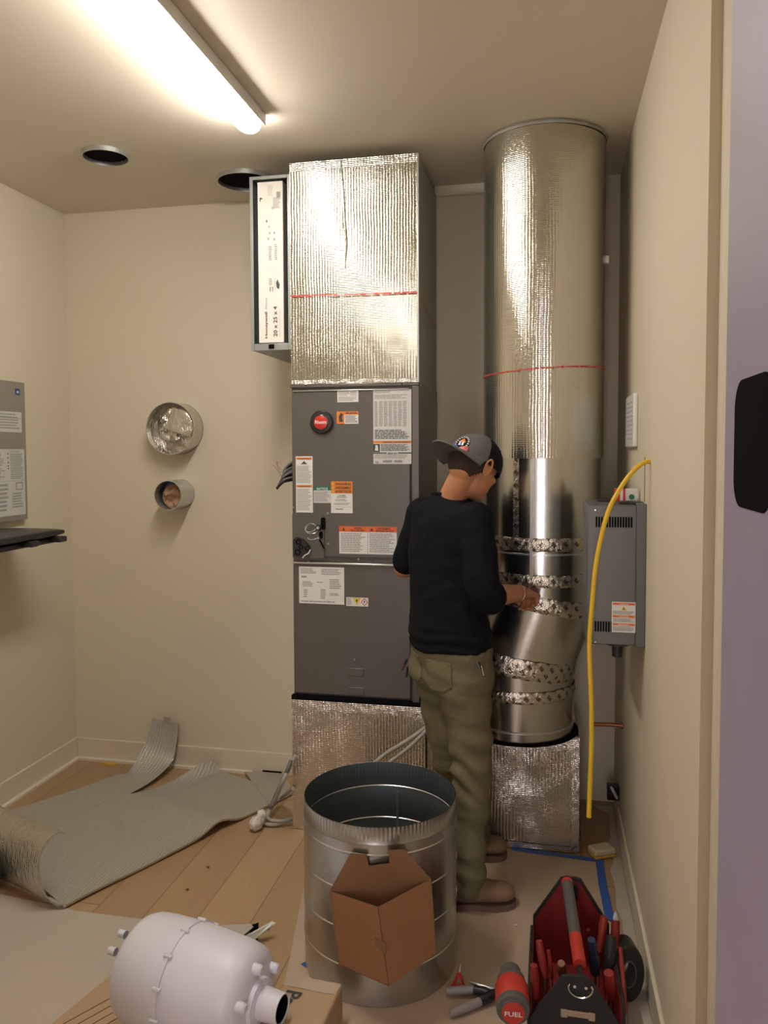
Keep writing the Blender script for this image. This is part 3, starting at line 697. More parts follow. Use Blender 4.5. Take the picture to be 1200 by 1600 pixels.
for i in range(97):
    a=2*pi*i/96; k=mn.noise(V((cos(a)*12,sin(a)*12,1)))
    R.append([V((DX+(DR-.004)*cos(a),DY+(DR-.004)*sin(a),HC-.002)),V((DX+(DR+.006+.005*k)*cos(a),DY+(DR+.006+.005*k)*sin(a),HC-.010)),V((DX+(DR+.002)*cos(a),DY+(DR+.002)*sin(a),HC-.018))])
mb.rings(R,0,False,False,smooth=False); mb.build('ragged_rim',M['foilside'],rd)
zr=at(850,575,y=DY-DR).z
mb=MB()
for i in range(80):
    a0=pi+.05+(pi-.1)*i/80; a1=a0+(pi-.1)/80*random.uniform(.6,.92); hh=.0035*random.uniform(.5,1.1)
    rr=DR+.0035
    P=[V((DX+rr*cos(a),DY+rr*sin(a),zr+.012*cos(a)+s_)) for a,s_ in ((a0,-hh),(a1,-hh),(a1,hh),(a0,hh))]
    mb.prism(P,V((cos(a0),sin(a0),0))*.0006)
mb.build('red_print_line',M['redtape'],rd)
R2=.222
def cyl_axis(pts,r,n=64):
    pass
# centre line of the bare pipe: down, gored elbow leaning left, short drop onto the box
zA=at(850,955,y=DY-R2).z; zB=at(850,1035,y=DY-R2).z
lowx=at(892,1090,y=DY).x-R2*.92
C0=V((DX,DY,zi+.06)); C1=V((DX,DY,zA+.02)); C2=V((lowx,DY,zB-.03)); C3=V((lowx,DY,RZ+.002))
def mitre(a,b,c):   # normal of the cut between two straight runs
    n_=((b-a).normalized()+(c-b).normalized()).normalized(); return n_
def ringcut(c,d,nrm,r,n=64):
    """ring where a cylinder of direction d is cut by plane through c with normal nrm"""
    d=d.normalized(); x=V((1,0,0)); x=(x-d*x.dot(d)).normalized(); y=d.cross(x); out=[]
    for i in range(n):
        p=c+x*(r*cos(2*pi*i/n))+y*(r*sin(2*pi*i/n)); t=(c-p).dot(nrm)/d.dot(nrm); out.append(p+d*t)
    return out
dn=V((0,0,-1)); n1=mitre(C0,C1,C2); n2=mitre(C1,C2,C3); dm=(C2-C1).normalized()
def pipe(name,ca,da,na,cb,nb,r,mat=M['galv']):
    A=ringcut(ca,da,na,r); B=ringcut(cb,da,nb,r); K=10
    R=[[a.lerp(b,j/K) for a,b in zip(A,B)] for j in range(K+1)]
    ln=(cb-ca).length
    return MB().rings(R,0,False,uvr=lambda j,i:(2*pi*i/64*r,j/K*ln)).build(name,mat,rd,fix=True)
pipe('straight_pipe',C0,dn,dn,C1,n1,R2)
pipe('elbow_section',C1,dm,n1,C2,n2,R2-.004)
pipe('lower_pipe',C2,dn,n2,C3,dn,R2-.007)
def band(ca,da,na,wd,r,name='foil_tape_band',seed=0,mat=None):
    A=ringcut(ca,da,na,r,96); R=[]
    K=8
    for j in range(K+1):
        row=[]
        for i,p in enumerate(A):
            a=2*pi*i/96; out_=(p-ca); out_=(out_-da.normalized()*out_.dot(da.normalized())).normalized()
            e=abs(j/K-.5)*2; k=mn.noise(V((cos(a)*7,sin(a)*7,j*.9+seed)))
            row.append(p+da.normalized()*(wd*(j/K-.5)+.004*mn.noise(V((cos(a)*9,sin(a)*9,seed+(9 if j<K/2 else 3)))))+out_*(.0035*(1-e**4)+abs(k)*.004))
        R.append(row)
    MB().rings(R,0,False,smooth=False,uvr=lambda j,i:(2*pi*i/96*r,wd*j/K)).build(name,mat or M['tapefoil'],rd)
zt1=at(850,852,y=DY-R2).z; zt2=at(850,909,y=DY-R2).z
band(V((DX,DY,zt1)),dn,dn,.050,R2+.001,seed=1)
band(V((DX,DY,zt2)),dn,dn,.046,R2+.001,seed=5)
band(C1,dn.lerp(dm,.5),n1,.060,R2+.002,seed=9)
band(C2,dm.lerp(dn,.5),n2,.075,R2+.001,seed=13)
band(C2+V((0,0,-.115)),dn,dn,.045,R2-.005,seed=17)
# raised beads and vertical lock seam
def bead(z,cx,r,name='swage_ring'):
    MB().lathe([(r-.001,z-.006),(r+.004,z-.003),(r+.004,z+.003),(r-.001,z+.006)],Matrix.Translation((cx,DY,0)),72).build(name,M['seam'],rd)
bead(at(850,800,y=DY-R2).z-.16,DX,R2-.003)
bead(C3.z+.045,lowx,R2-.007); 
a_=-pi/2-.17
MB().box((-.006,-.004,zA+.12),(.006,.004,zi),0,Matrix.Translation((DX+cos(a_)*(R2+.001),DY+sin(a_)*(R2+.001),0))@Matrix.Rotation(a_+pi/2,4,'Z')).build('lock_seam',M['seam'],rd,bev=.002)
mb=MB()   # printed strip of maker's tape up the pipe
T=Matrix.Translation((DX,DY,0))
mb.lathe([(R2+.0016,zt1+.02),(R2+.0016,zi)],T,6,0,False,a_-.32,a_-.22); mb.build('vertical_tape',M['tapefoil'],rd)
MB().lathe([(R2-.01,RZ+.012),(R2+.012,RZ+.008),(R2+.012,RZ+.0035),(R2-.01,RZ+.0035)],Matrix.Translation((lowx,DY,0)),64).build('dark_gasket',M['dark'],rd)

# ------------------------------------------------ right wall: humidifier, cable, plate
hx0=at(915,800,y=2.58).x; HY0=2.55; hz1,hz0=at(960,790,y=HY0).z,at(960,1008,y=HY0).z
hx0=at(917,900,y=HY0).x; HY1=HY0+.30
hu=empty('steam_humidifier',((hx0+XR)/2,(HY0+HY1)/2,hz0),'grey louvred metal box mounted on the right wall','humidifier')
mb=MB(); mb.box((hx0,HY0,hz0),(XR-.028,HY1,hz1)); mb.build('casing',M['grey2'],hu,bev=.004)
MB().box((XR-.030,HY0-.004,hz0-.004),(XR,HY1+.004,hz1+.006)).build('wall_flange',M['grey2'],hu,bev=.003)
W_=XR-.028-hx0
for zz in (hz1-.052,hz0+.058):
    for k in range(14):
        x=hx0+.028+(W_-.045)*k/13
        P=[(x+a*1,HY0-.0008,zz+b) for a,b in rrect(.0055,.034,.0026,4)]
        MB().prism(P,(0,.0012,0)).build('vent_slot',M['dark'],hu)
sticker('warning_label',hu,at(956,940,y=HY0-.0004),at(993,989,y=HY0-.0004),[('r',.04,.03,.96,.10,'orangered'),('t',.3,.09,.04,'WARNING','white',.4),('p',[(.38,.27),(.62,.27),(.5,.13)],'yellow',2),('p',[(.47,.25),(.53,.25),(.5,.17)],'ink',3),('l',.05,.30,.95,.42,3,'inkg'),('r',.04,.44,.96,.51,'orangered'),('t',.28,.50,.04,'ADVERTENCIA','white',.44),('l',.05,.54,.95,.67,4,'inkg'),('r',.04,.70,.96,.77,'orangered'),('t',.26,.76,.04,'AVERTISSEMENT','white',.48),('l',.05,.80,.95,.96,4,'inkg')],label='white warning label with three orange-red bars')
for u,v in ((930,797),(930,1003)):
    p=at(u,v,y=HY0); MB().lathe([(.0001,.003),(.003,.003),(.0045,0)][::-1],Matrix.Translation((p.x,HY0,p.z))@Matrix.Rotation(pi/2,4,'X'),10).build('screw',M['chrome'],hu)
for dx_,dy_,rr in ((.075,.20,.036),(.14,.08,.040)):
    MB().lathe([(.0001,.010),(rr*.8,.010),(rr,.006),(rr,0)][::-1],Matrix.Translation((hx0+dx_,HY0+dy_,hz1)),28).build('steam_outlet_cap',M['black'],hu)
p=V((hx0+.10,HY0+.06,hz0)); MB().lathe([(.045,0),(.045,-.008),(.017,-.010),(.016,-.05),(.012,-.052),(.0001,-.052)],Matrix.Translation(p),24).build('drain_spout',M['black'],hu)
p=V((XR-.05,HY0+.08,hz0)); MB().lathe([(.007,0),(.007,-.012),(.004,-.02),(.0001,-.02)],Matrix.Translation(p),12).build('water_fitting',M['copper'],hu)
# small red and white level left standing on it
a=V((XR-.060,HY0+.17,hz1)); 
lv=empty('pocket_level',(a.x,a.y,hz1),'small red, white and green pocket level standing on the wall-mounted grey box','level')
MB().box((a.x-.022,a.y,hz1),(a.x+.052,a.y+.022,hz1+.045)).build('body',M['white'],lv,bev=.002)
MB().box((a.x-.023,a.y-.001,hz1+.001),(a.x-.005,a.y+.023,hz1+.046)).build('red_end',M['red'],lv,bev=.002)
MB().box((a.x+.004,a.y-.001,hz1+.001),(a.x+.012,a.y+.023,hz1+.0455)).build('red_bar',M['red'],lv,bev=.001)
MB().lathe([(.009,0),(.009,.002),(.0001,.002)],Matrix.Translation((a.x+.032,a.y,hz1+.018))@Matrix.Rotation(pi/2,4,'X'),16).build('green_vial',M['green'],lv)
# yellow cable
cy=2.36
pts=[(1012,721),(1004,724),(985,741),(966,768),(950,800),(938,845),(930,890),(925,945),(921,1000),(922,1050),(924,1100),(924,1160),(922,1220),(920,1277)]
P=[at(u,v,y=cy+.12*(1-i/13)) for i,(u,v) in enumerate(pts)]
P[0].x=XR+.001; 
yc_=tag(MB().tube(smoothp(P),.0070,12).build('yellow_cable',M['yel']),'yellow electrical cable hanging from a slot in the right wall','cable')
sl=at(1008,720,x=XR); MB_s=MB().box((XR-.0012,sl.y-.004,sl.z-.13),(XR,sl.y+.004,sl.z+.012)).build('cable_slot',M['bark'])
tag(MB_s,'thin vertical slot cut in the right wall where the yellow cable comes out','wall slot')
# plate on right wall
a=at(983,620,x=XR); b=at(997,700,x=XR); zt,zb_=at(990,618,x=XR).z,at(990,699,x=XR).z
y0,y1=at(997,660,x=XR).y,at(984,660,x=XR).y
wp=empty('wall_plate',(XR,(y0+y1)/2,zb_),'white vented plate on the right wall above the yellow cable','wall plate')
MB().box((XR-.016,y0,zb_),(XR,y1,zt)).build('cover',M['plate'],wp,bev=.006,seg=3)
for k in range(9):
    z=zb_+.03+(zt-zb_-.06)*k/8; MB().box((XR-.0175,y0+.02,z),(XR-.0155,y1-.05,z+.004)).build('louvre',M['paper'],wp)
# small wall plate on the long duct's right edge
p=at(945,407,y=DY)
tag(MB().box((DX+DR-.001,DY-.02,p.z-.014),(DX+DR+.014,DY+.006,p.z+.014)).build('duct_clip',M['plate'],bev=.003),'small white clip stuck to the right edge of the round duct','clip')
# copper stub
p=at(974,1134,x=XR); 
cs=empty('copper_pipe',(XR,p.y,p.z),'short copper pipe stub poking out of the right wall','pipe')
MB().tube([(XR-.001,p.y,p.z),(XR-.06,p.y,p.z+.001),(XR-.12,p.y-.01,p.z+.002)],.008,14).build('pipe',M['copper'],cs)
MB().lathe([(.0001,0),(.014,0),(.014,.004),(.009,.008)],Matrix.Translation((XR-.0085,p.y,p.z))@Matrix.Rotation(pi/2,4,'Y'),18).build('escutcheon',M['copper'],cs)
# electrical box set low on the right wall
a=at(949,1229,y=3.32); b=at(986,1253,y=3.32)
eb=empty('electrical_box',(XR,3.34,b.z),'open black electrical box with a white wire low on the right wall','electrical box')
mb=MB(); hollow(mb,a.x,XR-.001,b.z,a.z,3.32,3.36,.003); mb.box((a.x+.003,3.355,b.z+.003),(XR-.001,3.36,a.z-.003)); mb.build('box',M['black'],eb)
MB().tube([at(955,1229,y=3.325),at(959,1237,y=3.318),at(963,1245,y=3.325),at(966,1249,y=3.34)],[.008,.009,.009,.006],10,flat=.5).build('white_wire',M['white'],eb)

# ------------------------------------------------ left wall: ducts, panel, tray
def wallduct(c,r,L,label,mat):
    t=empty('wall_duct',(c[0],YB,c[1]),label,'duct','short round ducts in the back wall')
    T=Matrix.Translation((c[0],YB,c[1]))@Matrix.Rotation(pi/2,4,'X')
    MB().lathe([(r,-.2),(r,L),(r-.003,L),(r-.003,-.2)],T,56).build('pipe',mat,t)
    return t
WD1=(-1.768,1.692); WD2=(-1.764,1.372)
t=wallduct(WD1,.126,.10,'large round metal duct stub in the back wall stuffed with foil insulation',M['galv'])
def wad(name,t,cx,cz,r,depth,seed,mat,amp,rings=16,n=48,grid=False,bulge=.03):
    R=[]
    for j in range(rings+1):
        q=max(.001,j/rings); row=[]
        for i in range(n):
            a=2*pi*i/n; x=q*r*cos(a); z=q*r*sin(a)
            k=mn.noise(V((x*28,z*28,seed)))*amp+abs(mn.noise(V((x*60,z*60,seed+3))))*amp*.7
            row.append(V((cx+x,YB-depth-bulge*(1-q*q)-k*(1-q**6),cz+z)))
        R.append(row)
    return MB().rings(R,0,False,smooth=False,uvr=lambda j,i:(j/rings*r*cos(2*pi*i/n),j/rings*r*sin(2*pi*i/n))).build(name,mat,t)
w1=wad('foil_stuffing',t,WD1[0],WD1[1],.122,.050,3,M['shiny'],.018)
# a torn flap of foil over the stuffing
R=[]
for j in range(9):
    R.append([V((WD1[0]-.03+.13*i/10+.006*j,YB-.104-.004*mn.noise(V((i*.5,j*.5,2)))+.012*(i/10-.5)**2*4,WD1[1]+.0+.10*j/8-.004*i)) for i in range(11)])
R=[[p for p in r_ if (p.x-WD1[0])**2+(p.z-WD1[1])**2<10] for r_ in R]
def clampc(p,c,r):
    d=V((p.x-c[0],p.z-c[1])); 
    if d.length>r: d=d.normalized()*r
    return V((c[0]+d.x,p.y,c[1]+d.y))
MB().rings([[clampc(p,WD1,.117) for p in r_] for r_ in R],0,False,False).build('foil_flap',M['shiny'],w1)
t=wallduct(WD2,.071,.14,'small round metal duct stub in the back wall stuffed with crumpled brown paper',M['duct_collar'])
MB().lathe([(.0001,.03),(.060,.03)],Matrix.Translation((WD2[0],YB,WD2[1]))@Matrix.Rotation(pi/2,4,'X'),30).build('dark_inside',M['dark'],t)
wad('crumpled_paper',t,WD2[0]+.006,WD2[1]-.008,.060,.088,11,M['kraft'],.036,12,30,bulge=.012)
# grey panel on the left wall
pz1,pz0=at(30,597,x=XL+.03).z,at(44,811,x=XL+.03).z; py1=at(41,700,x=XL+.03).y
gp=empty('control_cabinet',(XL,py1-.2,pz0),'flat grey metal cabinet with printed sheets on the left wall','cabinet')
MB().box((XL,py1-.42,pz0),(XL+.03,py1,pz1)).build('cover',M['panel'],gp,bev=.002)
def lst(name,u0,v0,u1,v1,items,base='paper',x=XL+.0303):
    a=at(u0,v0,x=x); b=at(u1,v1,x=x)
    return sticker(name,gp,V((x,a.y,a.z)),V((x,b.y,b.z)),items,base)
Hh=pz1-pz0
zz=lambda v:at(41,v,x=XL+.03).z
def lst2(name,ya,yb,za,zb,items,base='paper'): return sticker(name,gp,V((XL+.0303,ya,za)),V((XL+.0303,yb,zb)),items,base)
yy=lambda u:at(u,700,x=XL+.03).y
lst2('logo_label',yy(26),yy(33),zz(609),zz(618.5),[('r',.1,.1,.9,.9,'blue'),('p',[(.2,.7),(.8,.7),(.6,.35),(.35,.4)],'white',2)],'navy')
lst2('rating_plate',yy(34)-.30,yy(34.5),zz(645),zz(676),[('l',.5,.1,.98,.9,6,'inkg'),('r',.5,.3,.98,.32,'inkg')])
lst2('instruction_sheet',yy(37)-.32,yy(37.5),zz(702),zz(803),[('t',.70,.045,.022,'CAUTION','inkg',.2)]+[('r',.64,y,.665,y+.018,'ink') for y in (.06,.12,.19,.24,.28)]+[('l',.05,.05,.6,.46,14,'inkg'),('l',.70,.07,.97,.46,14,'inkg'),('l',.05,.52,.35,.95,8,'inkg'),('l',.4,.52,.66,.95,7,'inkg'),('r',.8,.5,.95,.62,'inkg'),('r',.82,.52,.93,.60,'paper',2),('l',.72,.66,.95,.9,6,'inkg'),('r',0,.475,1,.48,'inkg')])
# black tray below it
by_=at(85,840,x=XL+.25)
bt=empty('black_tray',(XL+.12,2.95,1.12),'black plastic tray sticking out below the grey cabinet on the left wall','tray')
X1t=at(80,838,y=2.95).x; Zt=at(80,832,y=2.95).z
mb=MB()
mb.loft([((XL+.001,2.80,Zt-.012),(0,.28,0),(0,0,.014)),((XL+.08,2.80,Zt-.010),(0,.28,0),(0,0,.020)),((X1t-.03,2.80,Zt-.006),(0,.26,0),(0,0,.016)),((X1t,2.80,Zt-.006),(0,.24,0),(0,0,.008))],28,4,sq=.5); mb.build('lid',M['black'],bt)
mb=MB(); mb.box((XL+.001,2.56,Zt-.052),(X1t-.03,3.02,Zt-.028)); mb.build('tray_body',M['black'],bt,bev=.006)
for y,x in ((2.56,X1t+.015),(2.80,X1t+.015),(2.98,X1t+.022)): MB().box((x-.10,y,Zt-.046),(x,y+.05,Zt-.022)).build('clip',M['black'],bt,bev=.004)

# ------------------------------------------------ floor coverings
def sheetp(name,P,z,th,mat,label,cat,group=None,wave=0):
    pts=[V((p[0],p[1],z)) for p in P]
    return tag(MB().prism(pts,(0,0,th)).build(name,mat,fix=True),label,cat,group)
def lerp2(a,b,t): return (a[0]+(b[0]-a[0])*t,a[1]+(b[1]-a[1])*t)
xy=lambda u,v,z=0:tuple(at(u,v,z=z))[:2]
edge=[xy(*q) for q in ((790,1327),(905,1343),(932,1345),(942,1380),(950,1420),(958,1470))]
sheetp('floor_paper',[(-.80,.9),xy(440,1560),xy(478,1370),(-.62,3.045),(-.20,3.045)]+edge[:3]+[xy(940,1380),xy(950,1430),(.235,2.3),(.24,.9)],.0005,.0012,M['rosin'],'tan protective paper covering the floor from the drum to the blue tape','floor paper')
sheetp('drop_sheet',[(-2.33,.9),(-2.33,2.42),xy(0,1398),xy(60,1410),xy(120,1424),xy(215,1436),xy(330,1449),xy(352,1446),xy(392,1444),xy(388,1452),xy(300,1500),xy(216,1492),xy(175,1540),xy(118,1600),(-1.35,.9)],.0005,.0016,M['sheet'],'pale grey sheet covering the floor at the bottom left','floor sheet')
# torn pale strip along the right wall over the wood floor edge
tp=[(u_-7,v_) for u_,v_ in [(955,1250),(962,1262),(966,1275),(965,1295),(967,1310),(962,1318),(968,1330),(972,1345),(966,1362),(972,1378),(975,1395),(976,1420),(985,1440),(990,1480)]]
pts=[q for q in (xy(a_-6,b_) for a_,b_ in tp) if q[1]<3.46]
ff=[(.215,3.54),(.235,3.50)]+pts+[(.235,2.2),(.235,.9),(XR-.013,.9),(XR-.013,3.54)]
sheetp('torn_paper_strip',ff,.0018,.0010,M['torn'],'pale torn paper strip along the foot of the right wall','floor paper')
def strip(name,P,w,z,mat,label,cat,group):
    mb=MB(); P=[V((*p,z)) for p in P]
    L=[];Rr=[]
    for i,p in enumerate(P):
        t=(P[min(i+1,len(P)-1)]-P[max(i-1,0)]).normalized(); s_=V((-t.y,t.x,0)); k=1+.12*mn.noise(V((i*1.3,z,w)))
        L.append(p+s_*w/2*k); Rr.append(p-s_*w/2*k)
    mb.prism(L+Rr[::-1],(0,0,.0008)); return tag(mb.build(name,mat,fix=True),label,cat,group)
g='blue masking tape on the floor'
strip('blue_tape',[xy(800,1327),xy(840,1333),xy(880,1338),xy(930,1345)],.026,.0030,M['blue'],'blue masking tape strip running along the foot of the low foil box','tape',g)
strip('blue_tape',[xy(936,1340),xy(939,1365),xy(942,1385),xy(947,1408),xy(953,1440)],.030,.0034,M['blue'],'blue masking tape strip running toward the camera beside the tool bag','tape',g)
strip('blue_tape',[xy(476,1512),xy(486,1506),xy(500,1500),xy(540,1496),xy(580,1490)],.035,.0030,M['blue'],'blue masking tape strip by the left foot of the metal drum','tape',g)
# scrap wood chunk against tape, sponge
a=at(940,1330,z=.02)
sp_=empty('sponge',(a.x,a.y,0),'cream and yellow sponge lying at the corner of the low foil box','sponge')
T=Matrix.Translation((a.x,a.y,.0045))@Matrix.Rotation(.5,4,'Z')
MB().box((-.045,-.03,.0),(.045,.03,.012),0,T).build('scrub_layer',M['spongey'],sp_,bev=.004)
MB().box((-.045,-.03,.012),(.045,.03,.034),0,T).build('foam_layer',M['sponge'],sp_,bev=.006)

# insulation blanket lying on the floor
ib=empty('insulation_blanket',(-1.6,2.9,0),'grey bubble insulation sheet spread on the wood floor with one end curled up','insulation')
def poly_grid(corn,nx,ny,zf,name,mat,parent,th=.008,bow=0):
    """bilinear patch with corners A,B,C,D"""
    A,B,C,D=[V((c[0],min(c[1],YB-.038),0)) for c in corn]; R=[];R2=[]
    for j in range(ny+1):
        row=[]
        for i in range(nx+1):
            s_,t_=i/nx,j/ny; p=(A*(1-s_)+B*s_)*(1-t_)+(D*(1-s_)+C*s_)*t_; p=p-V((0,bow*sin(pi*s_)*t_**3,0))
            row.append(V((p.x,p.y,zf(s_,t_,p))))
        R.append(row)
    mb=MB(); uvf=lambda j,i:(R[min(j,ny)][min(i,nx)].x,R[min(j,ny)][min(i,nx)].y)
    mb.rings(R,0,False,False,uvr=uvf)
    lo=[[q-V((0,0,th)) for q in r_] for r_ in R]; mb.rings([r_[::-1] for r_ in lo],1,False,False)
    bd=[R[0][i] for i in range(nx+1)]+[R[j][nx] for j in range(1,ny+1)]+[R[ny][i] for i in range(nx-1,-1,-1)]+[R[j][0] for j in range(ny-1,0,-1)]
    bl=[q-V((0,0,th)) for q in bd]; mb.rings([bl,bd],1,False)
    return mb.build(name,[mat,M['shiny']],parent,weld=True)
A=xy(100,1422); B=xy(457,1243); Cc=xy(352,1188); Dd=xy(-45,1300)
def zf(s,t,p):
    z=.012+.012*max(0,mn.noise(V((p.x*3,p.y*3,1))))
    z+=.035*math.exp(-((s-.62)/.07)**2)*(1-.6*t)    # soft fold across the middle
    z+=.05*max(0,t-.9)*10*math.exp(-((s-.98)/.12)**2)
    return z
# main sheet, cut so that its far-left part is the separate strip
poly_grid([A,B,Cc,Dd],70,40,zf,'main_sheet',M['matte'],ib,.008,.10)
# small far corner under the hoses
mbx=poly_grid([xy(420,1262),xy(458,1243),xy(457,1200),xy(392,1200)],12,12,lambda s,t,p:.016,'far_corner',M['matte'],ib)
# curled-up end: shiny outside, turning from the floor up and over
axis=V((*xy(0,1372),0))-V((*A,0)); axis.normalize(); perp=V((axis.y,-axis.x,0))
if perp.y>0: perp=-perp
rc=.130; c0=V((*A,rc+.012))+perp*0.0
R=[];Ln=.62
for j in range(31):
    s_=j/30; row=[]
    for i in range(25):
        ph=-pi/2+ (pi*1.06)*i/24
        rr=rc*(1+.06*mn.noise(V((i*.25,s_*5,2)))+.03*mn.noise(V((i*.8,s_*15,4))))
        wig=axis*((.055*sin((ph+pi/2))+.01*i/24)*(1-s_))
        row.append(c0+axis*(Ln*s_)+wig+perp*(cos(ph)*rr*.42)+V((0,0,sin(ph)*rr)))
    R.append(row)
mb=MB(); mb.rings(R,0,False,False,uvr=lambda j,i:(Ln*j/30,i/24*.5))
R_in=[[q+ (c0+axis*(Ln*j/30)-q).normalized()*.006 for q in r_] for j,r_ in enumerate(R)]
mb.rings([r_[::-1] for r_ in R_in],1,False,False); mb.rings([R[0],R_in[0]],1,False,False); mb.rings([[r_[-1] for r_ in R],[r_[-1] for r_ in R_in]],1,False,False)
mb.build('curled_end',[M['shiny'],M['matte']],ib)
# narrow strip that rises against the back wall
L_=[at(-15,1276,z=.011),at(120,1233,z=.011),at(180,1211,z=.014),V((-1.965,3.40,.035)),at(222,1170,y=3.50),at(232,1145,y=3.535),at(238,1122,y=3.555)]
R_=[at(50,1305,z=.004),at(165,1256,z=.004),at(215,1234,z=.016),at(248,1212,z=.03),at(268,1190,y=3.50),at(276,1160,y=3.535),at(279,1131,y=3.545)]
Ls,Rs=smoothp(L_,5),smoothp(R_,5); R=[]
for a,b in zip(Ls,Rs): R.append([a.lerp(b,i/8) for i in range(9)])
mb=MB(); mb.rings(R,0,False,False,uvr=lambda j,i:(i/8*.15,j*.02)); 
mb.rings([[p+V((0,.006*min(1,p.z*8),-.004)) for p in r_][::-1] for r_ in R],1,False,False)
mb.build('rising_strip',[M['matte'],M['shiny']],ib)
mb=MB(); a,b=at(256,1120,y=3.55),at(267,1124,y=3.55); MB().box((a.x,3.545,a.z-.03),(b.x,3.552,a.z)).build('bent_tab',M['matte'],ib)
# glue-coloured chips near the baseboard
for (u,v,sx,sy,lab) in ((170,1195,.05,.018,'yellowish torn scrap of wood on the floor near the left corner'),(432,1206,.05,.012,'yellowish wood sliver at the foot of the back wall')):
    a=at(u,v,z=0); P=[(a.x-sx,a.y),(a.x-sx*.3,a.y-sy*.5),(a.x+sx*.4,a.y-sy),(a.x+sx,a.y-sy*.3),(a.x+sx*.7,a.y+sy),(a.x+sx*.1,a.y+sy*.5),(a.x-sx*.6,a.y+sy*.7)]
    P=[(p[0],min(p[1],YB-.04)) for p in P]
    z_=.022 if u>400 else 0.0005
    tag(MB().prism([V((*p,z_)) for p in P],(0,0,.008)).build('wood_scrap',M['spongey'],bev=.001),lab,'scrap','wood scraps')
# dark bag edge at far left of the frame
a=at(3,1385,z=.03)
lb=MB(); a.x-=.03; lb.ell((a.x-.055,a.y,.075),(.075,0,0),(0,.09,0),(0,0,.075)); lb.ell((a.x-.08,a.y+.06,.09),(.07,0,0),(0,.09,0),(0,0,.09))
tag(fuse(lb,'dark_bag',M['leafy'],None,.008,6,lambda c:.005*mn.noise(c*30)),'dark green cloth bag at the left edge of the photo, against the curled insulation','bag')

# ------------------------------------------------ grey hoses
ch=empty('hose_loop',(-.95,2.9,.0),'pair of grey hoses looping over the floor from the base box up behind the worker','hose')
def hose(pts,r,m,name='hose'): MB().tube(smoothp(pts,6),r,12).build(name,m,ch)
hose([at(462,1180,y=3.045),at(452,1200,y=3.03),at(440,1225,y=3.0),at(428,1255,z=.06),at(416,1275,z=.015),at(414,1286,z=.012),at(430,1288,z=.014),at(460,1278,z=.03),at(482,1268,z=.05),at(520,1250,z=.12),at(560,1215,y=2.90),at(600,1180,y=2.97),at(635,1158,y=3.0),at(668,1134,y=3.02),at(690,1112,y=3.02)],.0085,M['hose'])
hose([at(458,1232,y=3.04),at(440,1246,z=.05),at(424,1262,z=.03),at(420,1280,z=.028),at(445,1282,z=.03),at(470,1272,z=.04),at(500,1260,z=.09),at(560,1225,y=2.88),at(610,1190,y=2.95),at(640,1167,y=2.98),at(668,1140,y=3.0),at(690,1118,y=3.02)],.0075,M['hose'])
hose([at(455,1188,y=3.035),at(446,1210,y=3.02),at(432,1240,z=.08),at(422,1262,z=.045)],.0085,M['hosed'],'dark_hose')
a=at(400,1290,z=.02); pb=MB(); pb.ell((a.x,a.y,.03),(.028,0,0),(0,.035,0),(0,0,.03)); pb.ell((a.x+.012,a.y+.03,.045),(.02,0,0),(0,.02,0),(0,0,.035))
tag(fuse(pb,'plastic_bag',M['glass'],None,.004,3,lambda c:.006*mn.noise(c*60)),'small crumpled clear plastic bag on the wood floor beside the hoses','plastic bag')

# ------------------------------------------------ metal drum section
zt=at(600,1288,y=2.10).z
KR=.236; KC=V((-.497,2.335,0)); KH=.520
dr=empty('galvanized_drum',(KC.x,KC.y,0),'open galvanized round duct section standing upright on the floor','duct section')
T=Matrix.Translation((KC.x,KC.y,.003)); zs=[.105,.215,.33,.44]
prof=[(KR,0)]
for z in zs: prof+= [(KR,z-.004),(KR+.0025,z-.0015),(KR+.0025,z+.0015),(KR,z+.004)]
prof+=[(KR,KH-.05)]
MB().lathe(prof,T,96).build('outer_shell',M['galvd'],dr)
# crimped upper rim
R=[]
for z,k in ((KH-.05,0),(KH-.042,1),(KH-.003,1),(KH,.4)):
    R.append([T@V(((KR-.001-k*.0016*(1+cos(i*pi)))*cos(2*pi*i/240),(KR-.001-k*.0016*(1+cos(i*pi)))*sin(2*pi*i/240),z)) for i in range(240)])
MB().rings(R,0,False,uvr=lambda j,i:(i*.006,j*.01)).build('crimped_rim',M['galvd'],dr)
prof=[(KR-.004,0)]
for z in (.105,.215,.33,.44): prof+=[(KR-.004,z-.007),(KR-.001,z),(KR-.004,z+.007)]
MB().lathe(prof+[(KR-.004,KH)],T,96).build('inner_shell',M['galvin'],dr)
for z in (.44,.33,.215): MB().lathe([(KR-.004,z-.0018),(KR-.006,z),(KR-.004,z+.0018)],T,96).build('inner_bead',M['seam'],dr)
a_=pi/2-.05
MB().box((-.004,-.002,.0),(.004,.002,KH-.1),0,T@Matrix.Translation((cos(a_)*(KR-.006),sin(a_)*(KR-.006),0))).build('inner_seam',M['seam'],dr)

